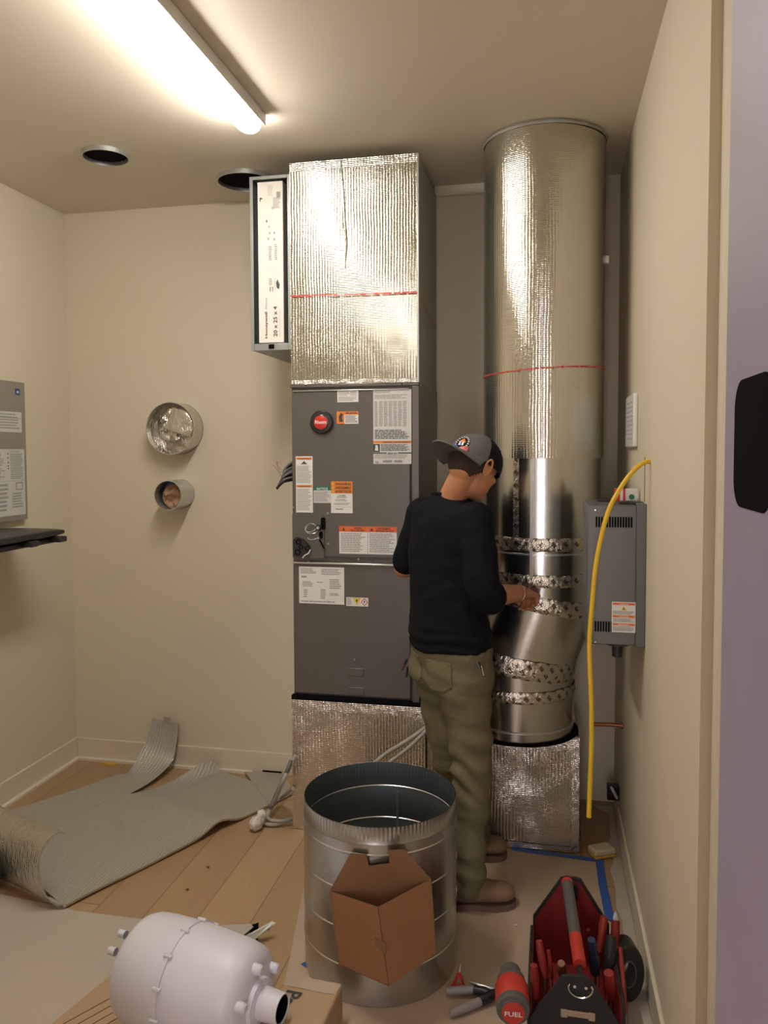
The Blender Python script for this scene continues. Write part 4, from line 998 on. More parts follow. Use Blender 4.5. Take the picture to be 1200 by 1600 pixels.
# cardboard pocket hanging on the drum
cp=empty('cardboard_holder',(-.45,2.05,.12),'brown three-sided cardboard holder leaning on the front of the metal drum','cardboard box')
yb_=KC.y-KR-.010
lt,rt=at(518,1386,y=yb_+.02),at(676,1367,y=yb_+.02); ll,rl=at(533,1500,y=yb_+.02),at(684,1482,y=yb_+.02)
ft,fl=at(590,1418,y=yb_-.105),at(607,1541,y=yb_-.085)
lt.y=rt.y=ll.y=rl.y=yb_-.002
def shell(name,P,th,mats,inner,bev=0):
    """thin panel P with inner side facing inner"""
    P=[V(p) for p in P]; n_=(P[1]-P[0]).cross(P[2]-P[0]).normalized()
    if (V(inner)-P[0]).dot(n_)<0: n_=-n_
    Q=[p+n_*th for p in P]; k=len(P); mb=MB()
    mb.add(P,[tuple(range(k))],0); mb.add(Q,[tuple(range(k))],1)
    for i in range(k): mb.add([P[i],P[(i+1)%k],Q[(i+1)%k],Q[i]],[(0,1,2,3)],2)
    return mb.build(name,mats,cp)
mm=[M['board'],M['boardin'],M['bark']]
inn=(lt+rt+ft+fl)/4+V((0,0,.05))
shell('left_panel',[lt,ft,fl,ll],.003,mm,inn); shell('right_panel',[ft+V((.002,0,0)),rt,rl,fl+V((.002,0,0))],.003,mm,inn)
tb=[lt,at(548,1332,y=yb_),at(573,1334,y=yb_),at(577,1352,y=yb_),at(609,1348,y=yb_),at(608,1328,y=yb_),at(632,1326,y=yb_),rt,rl,ll]
for p in tb: p.y=yb_-.002
shell('back_panel',tb,.003,mm,inn)
shell('floor_panel',[ll,fl,rl],.003,mm,inn)
a,b=at(584,1469,y=yb_-.098),at(602,1491,y=yb_-.095)
MB().prism([V((a.x,a.y+.012,a.z)),V((b.x+.002,b.y-.003,a.z-.004)),V((b.x+.004,b.y-.003,b.z)),V((b.x-.004,b.y+.0,b.z+.004)),V((a.x+.003,a.y+.010,b.z+.014))],(0,-.003,0)).build('lock_tab',M['boardin'],cp)

# ------------------------------------------------ white steam canister lying on cardboard
fcb=[xy(205,1500),xy(330,1500),(-.72,1.92),(-.74,1.45),(-1.42,1.45)]
fb_=empty('flat_cardboard',(-1.0,1.75,.003),'flattened cardboard with printed lines lying under the white canister','cardboard')
MB().prism([V((*p,.0025)) for p in fcb],(0,0,.004)).build('sheet',M['board2'],fb_,fix=True)
for k in range(4):
    a=V((*xy(160+22*k,1570),.0067)); b=a+V((-.30,-.5,0)).normalized()*.35+V((.0,0,0)); a=a+V((.3,.5,0)).normalized()*.12
    MB().tube([a,b],.0012,6).build('printed_line',M['bark'],fb_)
CA=at(222,1508,z=.150); CB=at(392,1562,z=.150)
axd=(CB-CA); axd.z=0; CR=.143
cn=empty('steam_canister',((CA.x+CB.x)/2,(CA.y+CB.y)/2,.007),'white plastic steam canister lying on its side','canister')
CZ=CR+.008
T=along(V((CA.x,CA.y,CZ)),axd); LC=axd.length+.02
MB().lathe([(.0001,-.022),(.07,-.020),(.112,-.012),(.130,.002),(.138,.022),(.141,.06),(.142,LC*.42-.004),(.147,LC*.42-.003),(.147,LC*.42+.006),(.142,LC*.42+.007),(.139,LC*.60),(.132,LC*.84),(.125,LC*.92),(.112,LC*.965),(.09,LC*.99),(.06,LC+.002),(.0001,LC+.002)],T,72).build('tank',M['canister'],cn)
MB().lathe([(.060,LC-.001),(.058,LC+.014),(.046,LC+.016),(.040,LC+.018),(.037,LC+.075),(.0335,LC+.075),(.0335,LC+.03)],T,36).build('spout',M['canister'],cn)
MB().lathe([(.0325,LC+.072),(.0325,LC+.02),(.0001,LC+.02)],T,30).build('spout_bore',M['dark'],cn)
def onside(a,zz,r): return T@V((r*cos(a),r*sin(a),zz))
for k in range(12):
    a=2*pi*k/12+.1
    MB().box((-.004,-.013,-.004),(.004,.013,.004),0,Matrix.Translation(onside(a,LC*.42+.002,.1475))@T.to_3x3().to_4x4()@Matrix.Rotation(a,4,'Z')@Matrix.Rotation(pi/2,4,'X')).build('rim_clip',M['canister'],cn,bev=.002)
for k,a in enumerate((.5,1.6,2.7,-.8)):
    p=T@V((.088*cos(a),.088*sin(a),LC-.01)); MB().lathe([(.014,0),(.013,.022),(.009,.027),(.0001,.028)],Matrix.Translation(p)@T.to_3x3().to_4x4(),18).build('electrode_cap',M['canister'],cn)
for a in (1.9,2.35):
    p=T@V((.105*cos(a),.105*sin(a),-.025)); MB().lathe([(.011,0),(.010,-.022),(.0001,-.026)],Matrix.Translation(p)@T.to_3x3().to_4x4(),16).build('base_peg',M['canister'],cn)

# cardboard carton with lettering beside it
ca,cb=at(446,1520,z=.105),at(536,1537,z=.105)
ex=(cb-ca).normalized(); ey=V((-ex.y,ex.x,0))*-1
ct=empty('carton',(ca.x,ca.y-.15,0),'brown carton with clear tape and dark lettering beside the metal drum','cardboard box')
T=frame(V((ca.x,ca.y,.002))-ex*.16,ex,V((0,0,1)).cross(ex)*-1)
def P3(x,y,z): return V((ca.x,ca.y,0))+ex*x+ey*y+V((0,0,z))
W1=(cb-ca).length
def obox(name,x0,x1,y0,y1,z0,z1,m,parent,bev=0):
    v=[P3(x,y,z) for x,y,z in ((x0,y0,z0),(x1,y0,z0),(x1,y1,z0),(x0,y1,z0),(x0,y0,z1),(x1,y0,z1),(x1,y1,z1),(x0,y1,z1))]
    return MB().add(v,[(0,3,2,1),(4,5,6,7),(0,1,5,4),(1,2,6,5),(2,3,7,6),(3,0,4,7)]).build(name,m,parent,bev=bev,fix=True)
obox('carton_body',.01,W1,0,.34,.002,.105,M['board2'],ct,.006)
def tapetop(name,x0,x1,y0,y1,z,m,amp=.003):
    R=[[P3(x0+(x1-x0)*i/20,y0+(y1-y0)*j/6,z+abs(mn.noise(V((i*.8,j*.9,7))))*amp) for i in range(21)] for j in range(7)]
    MB().rings(R,0,False,False,smooth=False).build(name,m,ct)
wrap=plain('crinkled_clear_tape',(.52,.42,.32),.12,0,.1,20,.6)
tapetop('clear_tape',.012,W1-.004,.004,.05,.1055,wrap)
Tt=Matrix(((-ey.x*-1,ex.x*-1,0,0),(-ey.y*-1,ex.y*-1,0,0),(0,0,1,0),(0,0,0,1)))
tm=MB(); o_=P3(.034,.062,.1062)
# letters run toward the camera
A_=ey; B_=-ex*-1
rot=Matrix(((ey.x,ex.x,0,o_.x),(ey.y,ex.y,0,o_.y),(0,0,1,o_.z),(0,0,0,1)))
tm.text('Pa',.062,rot,0,True); tm.build('lettering',M['ink'],ct)

# metal offcuts lying between sheet and drum
sc=empty('metal_offcut',(-.93,2.4,0),'thin bent sheet metal offcut lying on the wood floor behind the canister','scrap metal')
def pan(P,name,m,parent,th=.001): return MB().prism([V(p) for p in P],(0,0,th)).build(name,m,parent)
pan([at(345,1447,z=.012),at(392,1444,z=.012),at(396,1449,z=.015),at(370,1470,z=.010)],'flat_piece',M['sheet'],sc,.0015)
pan([at(374,1468,z=.01),at(425,1440,z=.05),at(431,1443,z=.048),at(386,1478,z=.01)],'bent_piece',M['duct_collar'],sc,.0015)
pan([at(392,1448,z=.001),at(404,1444,z=.001),at(402,1476,z=.001),at(388,1478,z=.001)],'dark_edge',M['dark'],sc,.006)
# crumbs on the floor
for i,(u,v) in enumerate(((293,1390),(325,1355),(419,1452),(790,1518),(806,1446),(757,1552))):
    a=at(u,v,z=.003); tag(MB().ell((a.x,a.y,.0045),(.006,0,0),(0,.004,0),(0,0,.0025),n=8).build('debris_crumb',M['white' if i>2 else 'bark']),'tiny '+('white' if i>2 else 'dark')+' crumb of debris '+['on bare wood below the insulation, nearer the camera','on bare wood below the insulation, farther away','on the wood floor near the metal offcut','on the tan paper above the red drill','on the tan paper left of the tool bag','on the tan paper by the snips'][i],'debris','crumbs on the floor')

# ------------------------------------------------ snips and knife on the floor
def xyz(u,v,z): return at(u,v,z=z)
sn=empty('snips',(-.2,2.15,0),'pair of snips with grey handles lying on the floor beside the drum','snips')
MB().tube([xyz(697,1548,.02),xyz(720,1547,.022),xyz(742,1546,.022)],[.010,.012,.011],12).build('handle',M['tool'],sn)
MB().tube([xyz(703,1584,.015),xyz(725,1575,.017),xyz(752,1564,.018)],[.010,.013,.012],12).build('handle',M['tool'],sn)
MB().tube([xyz(740,1546,.022),xyz(757,1550,.022),xyz(770,1556,.02)],[.012,.014,.012],12).build('grip_collar',M['black'],sn)
MB().tube([xyz(750,1565,.018),xyz(765,1557,.02),xyz(782,1548,.02)],[.013,.015,.010],12).build('grip_collar',M['black'],sn)
MB().tube([xyz(733,1534,.02),xyz(752,1541,.022),xyz(772,1546,.02)],[.004,.008,.006],10).build('jaw',M['screw'],sn)
kn=empty('utility_knife',(-.25,2.25,0),'small red and white handled knife standing by the foot of the drum','knife')
pts=[xyz(706,1541,.004),xyz(725,1540,.004),xyz(722,1524,.03),xyz(718,1519,.04)]
MB().tube([pts[0],pts[1]],.005,10).build('handle',M['red'],kn); MB().tube([pts[0],pts[3]],.004,10).build('handle',M['red'],kn); MB().tube([pts[1],pts[3]],.004,10).build('handle',M['red'],kn)
MB().tube([pts[3],xyz(720,1505,.075)],[.003,.0005],8).build('blade',M['white'],kn)

# ------------------------------------------------ drill
dl=empty('cordless_drill',(-.05,2.02,0),'red and black cordless drill standing left of the tool bag','drill')
rc_=at(802,1583,y=1.90); back=V((rc_.x,rc_.y,rc_.z)); fwd=(V((-.012,.13,.004))).normalized()
T=along(back,fwd)
T=T@Matrix.Scale(1.3,4,(1,0,0))@Matrix.Scale(1.3,4,(0,1,0))
MB().lathe([(.0001,0),(.024,.0),(.024,.006),(.030,.008),(.032,.012),(.032,.026)],T,32).build('rear_ring',M['foam'],dl)
MB().lathe([(.0001,-.003),(.0215,-.002),(.0225,.004)],T,28).build('rear_cap',M['redpl'],dl)
MB().text('FUEL',.013,T@Matrix.Translation((0,0,-.0036))@Matrix.Rotation(pi,4,'Y')@Matrix.Translation((0,-.005,0)),0,True,True,.034).build('rear_lettering',M['white'],dl)
MB().lathe([(.031,.022),(.033,.03),(.033,.085),(.030,.095)],T,32).build('motor_housing',M['redpl'],dl)
MB().lathe([(.030,.094),(.028,.115),(.022,.125),(.021,.150),(.012,.158),(.0001,.158)],T,32).build('chuck',M['foam'],dl)
b0=back+fwd*.05
MB().loft([(b0+V((0,0,-.02)),V((.019,0,0)),V((0,.024,0))),(b0+V((0,-.005,-.07)),V((.016,0,0)),V((0,.020,0))),(V((b0.x,b0.y-.012,.075)),V((.018,0,0)),V((0,.024,0)))],20,4).build('handle',M['foam'],dl)
MB().box((b0.x-.035,b0.y-.06,.002),(b0.x+.035,b0.y+.05,.08)).build('battery',M['black'],dl,bev=.010,seg=3)
MB().tube([b0+V((0,.028,-.035)),b0+V((0,.034,-.05)),b0+V((0,.028,-.062))],.007,10).build('trigger',M['redpl'],dl)

# ------------------------------------------------ tool bag
GX,GW=.105,.118; GY0,GY1=2.0,2.40
bg=empty('tool_bag',(GX,2.2,0),'open black tool bag with red lining and a grey and orange-red carry handle','tool bag')
tz=lambda u,v,y:at(u,v,y=y)
pk0=at(893,1522,y=GY0); pk1=at(893,1372,y=GY1)
def endp(y,zc_,tw,side,shz,name,m,inner=None,cx=GX,hw=GW):
    zp=zc_; P=[(cx-hw,y,.004),(cx+hw,y,.004),(cx+hw,y,shz),(cx+tw,y,zp-.004),(cx+tw*.5,y,zp),(cx-tw*.5,y,zp),(cx-tw,y,zp-.004),(cx-hw,y,shz)]
    o=MB().prism([V(p) for p in P],(0,.010,0)).build(name,m,bg,bev=.003)
    return P
c1x=at(893,1372,y=GY1).x
shz1=at(833,1432,y=GY1).z; shz0=at(838,1590,y=GY0).z
hw1=(at(952,1432,y=GY1).x-at(833,1432,y=GY1).x)/2; cx1=(at(952,1432,y=GY1).x+at(833,1432,y=GY1).x)/2
endp(GY1,pk1.z,.03,0,shz1,'far_end_panel',M['blackmat'],cx=cx1,hw=hw1)
P=endp(GY1-.003,pk1.z-.010,.028,0,shz1-.004,'far_lining',M['redcloth'],cx=cx1,hw=hw1-.006)
cx0=at(900,1560,y=GY0).x
endp(GY0-.010,pk0.z,.035,0,max(.12,shz0),'near_end_panel',M['blackmat'],cx=cx0,hw=.115)
for s_,m_ in ((-1,0),(1,0)):
    A0=V((cx0+s_*.115,GY0,.004)); B0=V((cx1+s_*hw1,GY1,.004))
    shA,shB=.165,shz1-.03
    P=[A0,B0,B0+V((0,0,shB)),A0+V((0,0,shA))]
    MB().prism(P,V((s_*.008,0,0))).build('side_wall',M['blackmat'],bg,bev=.002)
    MB().prism([p+V((-s_*.003,0,-.003 if i>1 else .01)) for i,p in enumerate(P)],V((s_*.002,0,0))).build('side_lining',M['redcloth'],bg)
MB().add([(cx0-.115,GY0,.005),(cx0+.115,GY0,.005),(cx1+hw1,GY1,.005),(cx1-hw1,GY1,.005)],[(0,1,2,3)]).build('bag_floor',M['redcloth'],bg)
h0,h1=at(906,1508,y=GY0+.045),at(886,1378,y=GY1-.03)
dv=(h1-h0); hd=dv.normalized(); L=dv.length
MB().tube([h0+hd*(L*.30),h1-hd*.010],.0165,20).build('handle_grip',M['foam'],bg)
MB().tube([h0,h0+hd*(L*.31)],.0172,20).build('handle_sleeve',M['redpl'],bg)
MB().tube([h1-hd*.013,h1],.0172,20).build('handle_sleeve',M['redpl'],bg)
MB().tube([V((h0.x,GY0-.006,pk0.z-.02)),h0+V((0,.01,-.004)),h1,V((h1.x,GY1+.006,pk1.z-.02))],.008,10).build('handle_rod',M['black'],bg)
MB().box((h1.x+.012,GY1-.012,pk1.z-.06),(h1.x+.034,GY1-.003,pk1.z-.015)).build('strap_anchor',M['black'],bg,bev=.002)
# D ring, rivets and webbing on the near panel
c=at(907,1548,y=GY0-.02); 
R=[V((c.x+.030*cos(a),GY0-.018,c.z+.026*sin(a)+.006)) for a in [pi+pi*i/16 for i in range(17)]]
MB().tube([V((c.x-.026,GY0-.018,c.z+.014))]+R+[V((c.x+.026,GY0-.018,c.z+.014))],.0022,8).build('d_ring',M['chrome'],bg)
for s_ in (-1,1): MB().lathe([(.0001,.004),(.004,.0035),(.005,0)][::-1],Matrix.Translation((c.x+s_*.014,GY0-.011,c.z+.004))@Matrix.Rotation(pi/2,4,'X'),14).build('rivet',M['chrome'],bg)
c2=at(903,1588,y=GY0-.02); MB().box((c2.x-.034,GY0-.016,c2.z-.008),(c2.x+.034,GY0-.010,c2.z+.008)).build('webbing_loop',M['leather'],bg,bev=.003)
for s_ in (-1,1): MB().box((c2.x+s_*.034-.009,GY0-.018,c2.z-.011),(c2.x+s_*.034+.009,GY0-.011,c2.z+.010)).build('webbing_end',M['leather'],bg,bev=.003)
# tools standing in the bag
def handtool(name,cat,label,a,b,r,m,m2=None,rs=None):
    t=empty(name,(b.x,b.y,.02),label,cat,'hand tools in the tool bag')
    k=rs or [.8,1,1,.9,.6]; n=len(k); MB().tube([a.lerp(b,i/(n-1)) for i in range(n)],[r*q for q in k],14).build('handle',m,t)
    d=(b-a).normalized(); MB().tube([b,V((b.x,b.y,0.02))],r*.28,8).build('shaft',m2 or M['screw'],t)
Q=lambda u,v,z:at(u,v,z=z)
handtool('pliers','pliers','long red plier handle leaning in the left side of the tool bag',Q(842,1470,.24),Q(852,1527,.15),.011,M['redold'])
handtool('screwdriver','screwdriver','red screwdriver handle lowest at the left front of the tool bag',Q(834,1508,.21),Q(838,1560,.12),.012,M['redold'])
handtool('screwdriver','screwdriver','thin dark red handle between the red plier handle and the carry handle',Q(857,1485,.22),Q(863,1530,.14),.006,M['redold'])
handtool('chisel','chisel','brown wooden handle under the front end of the carry handle',Q(877,1505,.22),Q(880,1530,.15),.012,M['brownh'])
handtool('nut_driver','nut driver','thick dark blue handle to the right of the carry handle',Q(924,1468,.25),Q(930,1520,.14),.015,M['navy'],None,[.7,.9,.75,1,1,.9])
handtool('pliers','pliers','upright red handle against the far right corner of the tool bag lining',Q(944,1432,.22),Q(936,1486,.13),.012,M['redold'],None,[.9,1,.8,.8,.8])
handtool('screwdriver','screwdriver','small orange-tipped screwdriver deep in the middle of the tool bag',Q(919,1452,.16),Q(921,1462,.13),.007,M['redold'])
handtool('nut_driver','nut driver','dark handle with a red collar low at the right front of the tool bag',Q(951,1520,.20),Q(956,1560,.12),.013,M['redold'],None,[1,1,.9])
handtool('hacksaw','saw','long thin dark red bar down the right side of the tool bag',Q(969,1480,.24),Q(978,1585,.10),.006,M['redold'])
handtool('wrench','wrench','blue and silver pointed tool poking up at the far right corner of the tool bag',Q(962,1424,.24),Q(962,1438,.21),.008,M['bluewhite'],None,[.1,.6,1,1])
handtool('cutter','cutter','dark red and black grip at the right edge of the tool bag',Q(962,1438,.21),Q(960,1500,.12),.013,M['redcloth'],None,[.9,1,1,.8])
handtool('marker','marker','black handled tool filling the right pocket of the tool bag',Q(955,1462,.20),Q(950,1520,.12),.016,M['black'])
# black reel against the bag's right side
c=at(1003,1530,z=.09)
rl_=empty('black_tape_roll',(c.x,c.y,0),'black roll standing between the tool bag and the right wall','tape roll')
T=along(V((.268,c.y+.0,.088)),V((.45,-.9,.0)))
T=along(V((.255,2.29,.086)),V((.25,-.97,.0)))
MB().lathe([(.042,-.03),(.080,-.03),(.084,-.026),(.084,.026),(.080,.03),(.042,.03),(.042,-.03)],Matrix.Translation((-.02,0,0))@T@Matrix.Scale(.55,4,(1,0,0)),40).build('roll',M['black'],rl_)
MB().lathe([(.041,-.03),(.041,.03),(.036,.03),(.036,-.03),(.041,-.03)],Matrix.Translation((-.02,0,0))@T@Matrix.Scale(.55,4,(1,0,0)),30).build('core',M['foam'],rl_)
# pale blue thing at the lower right edge
a=at(1062,1590,x=XR-.02)
tag(MB().prism([V((XR-.013,a.y-.10,.002)),V((XR-.013,a.y+.06,.002)),V((XR-.013,a.y-.10,a.z+.03))],(-.004,0,0)).build('plastic_wedge',M['bluewhite'],bev=.001),'pale blue plastic corner leaning on the right wall at the bottom edge of the photo','plastic piece')

# ------------------------------------------------ the worker
pr=empty('person',(-.30,2.82,0),'person in a dark long-sleeved top, olive trousers and backwards grey cap, working at the duct','person')
def dirs(deg): a=radians(deg); return V((cos(a),sin(a),0)),V((-sin(a),cos(a),0))
F_,L_v=dirs(42)
SC=V((-.345,2.81,0))
def ring(z,c,wl,wf,deg=42):
    f,l=dirs(deg); return (V((c[0],c[1],z)),l*wl,f*wf)
shR=SC-L_v*.158+V((0,0,1.345)); shL=SC+L_v*.158+V((0,0,1.345))
elR=at(757,932,y=2.635); wrR=at(815,926,y=2.80); knR=at(832,930,y=2.875)
elL=at(630,888,y=2.95); wrL=elL+V((.185,.07,.03)); knL=wrL+V((.07,.03,.0))
hipR=V((-.275,2.745,.86)); hipL=V((-.395,2.875,.86))
kneeR=at(737,1185,y=2.72); kneeL=at(707,1180,y=2.89)
anR=at(729,1372,y=2.655); anL=at(742,1300,y=2.985)
def limb(mb,pts,rs,n=18,sub=5):
    P=smoothp([V(p) for p in pts],sub); k=len(P); out=[]
    for i in range(k):
        t=i/(k-1)*(len(rs)-1); a=int(min(t,len(rs)-2)); out.append(rs[a]+(rs[a+1]-rs[a])*(t-a))
    mb.tube(P,out,n)
    mb.ell(P[0],(rs[0],0,0),(0,rs[0],0),(0,0,rs[0]),n=14); mb.ell(P[-1],(rs[-1],0,0),(0,rs[-1],0),(0,0,rs[-1]),n=14)
# head frame
hy=radians(47); hp=radians(28)
Hf0=V((cos(hy),sin(hy),0)); Hl=V((-sin(hy),cos(hy),0))
Hf=(Hf0*cos(hp)-V((0,0,1))*sin(hp)); Hu=(Hf0*sin(hp)+V((0,0,1))*cos(hp))
HC_=at(741,726,y=2.775)
# slight lean of the head toward its right
def hd_(f,l,u): return HC_+Hf*f+Hl*l+Hu*u
body=MB()
body.ell(hd_(0,0,.020),Hf*.092,Hl*.074,Hu*.080,n=28)
body.ell(hd_(.030,0,-.040),Hf*.060,Hl*.060,Hu*.075,n=24)
body.ell(hd_(.055,0,-.088),Hf*.030,Hl*.034,Hu*.026,n=18)
body.ell(hd_(-.035,0,-.035),Hf*.050,Hl*.056,Hu*.050,n=20)
body.ell(hd_(.093,0,-.022),Hf*.020,Hl*.012,Hu*.020,n=12); body.ell(hd_(.088,0,.0),Hf*.012,Hl*.008,Hu*.022,n=12)
body.ell(hd_(.086,0,-.060),Hf*.010,Hl*.022,Hu*.006,n=12); body.ell(hd_(.084,0,-.068),Hf*.010,Hl*.018,Hu*.006,n=12)
for s_ in (-1,1):
    body.ell(hd_(.066,s_*.036,-.028),Hf*.020,Hl*.018,Hu*.018,n=12)     # cheek
    body.ell(hd_(.078,s_*.030,.018),Hf*.012,Hl*.018,Hu*.006,n=12)      # brow
nb=SC+V((.015,.0,1.375))
limb(body,[hd_(-.022,0,-.045),(hd_(-.03,0,-.09)+nb)/2+V((.0,0,.015)),nb],[.048,.049,.060],24)
# trunk under the clothes
body.loft([ring(.84,(-.337,2.80),.140,.095),ring(.95,(-.340,2.80),.135,.090),ring(1.05,(-.343,2.805),.130,.088),ring(1.2,SC,.15,.095),ring(1.32,SC,.145,.085),ring(1.385,SC,.09,.065)],24,4)
for sh,el,wr in ((shR,elR,wrR),(shL,elL,wrL)):
    limb(body,[sh,sh.lerp(el,.5),el],[.042,.040,.036]); limb(body,[el,el.lerp(wr,.35),wr],[.037,.040,.0255])
limb(body,[hipR,hipR.lerp(kneeR,.5),kneeR],[.075,.068,.05]); limb(body,[kneeR,kneeR.lerp(anR,.4),anR],[.048,.046,.034])
limb(body,[hipL,hipL.lerp(kneeL,.5),kneeL],[.075,.068,.05]); limb(body,[kneeL,kneeL.lerp(anL,.4),anL],[.048,.046,.034])
# hands: palm, four unequal curled fingers and a thumb
def hand(wr,kn,up,side,curl,s=1.0):
    d=(kn-wr).normalized(); nrm=V(up)-d*V(up).dot(d); nrm.normalize(); lat=d.cross(nrm)*side   # nrm: back of the hand, lat: toward the thumb
    k0=wr+d*.080*s
    body.loft([(wr-d*.004,lat*.026*s,nrm*.019*s),(wr+d*.03*s,lat*.034*s,nrm*.017*s),(wr+d*.065*s,lat*.040*s,nrm*.015*s),(k0,lat*.038*s,nrm*.011*s)],18,4)
    for i,(off,ln) in enumerate(((.029,.076),(.010,.084),(-.010,.078),(-.029,.060))):
        b=wr+d*(.070 if i<3 else .064)*s+lat*off*s; p=[b]; ang=.25
        for j,fr in enumerate((.44,.32,.24)):
            ang+=curl[j]*(1+.07*i); dd=d*cos(ang)-nrm*sin(ang); p.append(p[-1]+dd*ln*fr*s)
        rr=[.0088,.0080,.0074,.0062]
        body.tube(p,[r*s for r in rr],12)
        for q,r in zip(p,rr): body.ell(q,(r*s,0,0),(0,r*s,0),(0,0,r*s),n=10)
    b=wr+d*.020*s+lat*.022*s; p=[b,b+(d*.6+lat*.75-nrm*.25).normalized()*.040*s]; p.append(p[-1]+(d*.9+lat*.1-nrm*.45).normalized()*.032*s); p.append(p[-1]+(d*.85-lat*.25-nrm*.6).normalized()*.024*s)
    rr=[.0125,.0105,.0092,.0078]; body.tube(p,[r*s for r in rr],12)
    for q,r in zip(p,rr): body.ell(q,(r*s,0,0),(0,r*s,0),(0,0,r*s),n=10)
hand(wrR,knR,(-.25,-.55,.75),-1,(.8,1.05,.6))
hand(wrL,knL,(0,-.4,.9),1,(.5,.7,.5))
bo=fuse(body,'body',M['skin'],pr,.0036,4)
# ears
for s_ in (-1,1):
    e=MB(); c=hd_(-.004,s_*.079,-.020)
    pts=[c+Hf*(.014*cos(a)*(1 if a<pi else .9)-.004)+Hu*(.030*sin(a)+.004)+Hl*(s_*(.006+.005*sin(a))) for a in [radians(d) for d in range(-70,231,20)]]
    e.tube(smoothp(pts,3),[.0035+.001*sin(i*.1) for i in range(len(smoothp(pts,3)))],8)
    e.ell(c+Hf*-.002,Hf*.014,Hl*.004,Hu*.027,n=14); e.ell(c+Hu*-.026+Hf*.002,Hf*.007,Hl*.004,Hu*.009,n=10); e.ell(c-Hl*(s_*.006),Hf*.011,Hl*.009,Hu*.022,n=12)
    fuse(e,'ear',M['skin'],pr,.0018,3)
    # eye
    ee=MB().ell(hd_(.074,s_*.029,.002),Hf*.0085,Hl*.010,Hu*.0045,n=14).build('eye',M['white'],pr)
    MB().ell(hd_(.0805,s_*.029,.002),Hf*.003,Hl*.005,Hu*.0042,n=12).build('iris',M['hair'],ee)
# close-cropped hair below the cap
hr=MB(); hr.ell(hd_(-.010,0,.002),Hf*.0960,Hl*.0795,Hu*.086,n=32)
ho=hr.build('hair',M['hair'],pr)
bm=bmesh.new(); bm.from_mesh(ho.data)
def keep(c):
    d=c-HC_; f,l,u=d.dot(Hf),d.dot(Hl),d.dot(Hu); lim=-.066 if f<-.03 else (-.066+(f+.03)*1.2)
    return u>lim and u<.06 and f<.045
bmesh.ops.subdivide_edges(bm,edges=bm.edges,cuts=1,use_grid_fill=True)
bmesh.ops.delete(bm,geom=[v for v in bm.verts if not keep(v.co)],context='VERTS'); bm.to_mesh(ho.data); bm.free()
# cap, worn backwards: brim over the nape
cpo=empty('cap',HC_,'x','x'); del cpo['label']; del cpo['category']; cpo.parent=pr; cpo.matrix_parent_inverse=Matrix.Translation(-V(pr.location))
CU=.012
def dome(az,el,r=0): # az 0 = back of the head (front of the cap)
    a,b,c=.106+r,.088+r,.098+r
    if el<0: return hd_(-cos(az)*a,sin(az)*b,CU+el*.1)
    return hd_(-cos(az)*cos(el)*a,sin(az)*cos(el)*b,CU+sin(el)*c*1.0)
def domepatch(a0,a1,name,m,e0=-.12):
    R=[]
    for j in range(17):
        el=e0+(pi/2-e0-.001)*j/16; R.append([dome(a0+(a1-a0)*i/36,el) for i in range(37)])
    R2=[[p+(HC_-p).normalized()*.002 for p in r_] for r_ in R]
    mb=MB(); mb.rings(R,0,False,False); mb.rings([r_[::-1] for r_ in R2],0,False,False); mb.rings([R[0],R2[0]],0,False,False)
    return mb.build(name,m,cpo,weld=True)
domepatch(-radians(78),radians(78),'crown_front',M['capgrey'])
domepatch(radians(78),2*pi-radians(78),'crown_mesh',M['capblack'],-.16)
MB().ell(dome(0,pi/2-.01)+Hu*.002,Hf*.006,Hl*.006,Hu*.004,n=12).build('top_button',M['capgrey'],cpo)
R=[];R2=[]
for j in range(13):
    t=j/12; row=[];row2=[]
    for i in range(33):
        s_=-1+2*i/32; az=s_*radians(74)
        base=dome(az,-.03)
        outl=.084*sqrt(max(0,1-(s_*.98)**2))**.8
        latx=s_*.012
        p=base-Hf*(outl*t)+Hl*(latx*t)-Hu*(.004+outl*t*.10)+Hu*(-.028*s_*s_*t -.0*t)
        row.append(p); row2.append(p-Hu*.004)
    R.append(row);R2.append(row2)
mb=MB(); mb.rings(R,0,False,False); mb.rings([r_[::-1] for r_ in R2],0,False,False); mb.rings([R[-1],R2[-1]],0,False,False)
mb.build('brim',M['capgrey'],cpo,weld=True)
# embroidered round patch
def pd(p,q,r=.001): return dome(-.22+p*1.25/.098,.22+q*1.25/.098,r)
def patch(pts,m,r,name='patch',keys=None):
    cx=sum(a for a,b in pts)/len(pts); cz=sum(b for a,b in pts)/len(pts); n=len(pts)
    vs=[pd(cx,cz,r)]+[pd((a+cx)/2,(b+cz)/2,r) for a,b in pts]+[pd(a,b,r) for a,b in pts]
    fs=[(0,1+i,1+(i+1)%n) for i in range(n)]+[(1+i,1+n+i,1+n+(i+1)%n,1+(i+1)%n) for i in range(n)]
    return vs,fs
pm=MB(); ms=[M['capblack'],M['white'],M['orange'],M['blue'],M['redpl']]
def addp(pts,mi_,r): vs,fs=patch(pts,mi_,r); pm.add(vs,fs,mi_)
circ=lambda r,n=28,a0=0,a1=2*pi,cx=0,cy=0:[(cx+r*cos(a0+(a1-a0)*i/n),cy+r*sin(a0+(a1-a0)*i/n)) for i in range(n)]
addp(circ(.026),0,.0018)
for k in range(13):   # lettering ring drawn as stitched blocks
    a=radians(-20+220*k/12); c_=(.0215*cos(a),.0215*sin(a)); u_=(cos(a),sin(a)); v_=(-sin(a),cos(a))
    addp([(c_[0]+u_[0]*x+v_[0]*y,c_[1]+u_[1]*x+v_[1]*y) for x,y in ((-.0028,-.0017),(.0028,-.0017),(.0028,.0017),(-.0028,.0017))],1,.0026)
addp([(-.013,.002),(0,.016),(.013,.002),(.010,.0),(0,.010),(-.010,.0)],2,.0026)
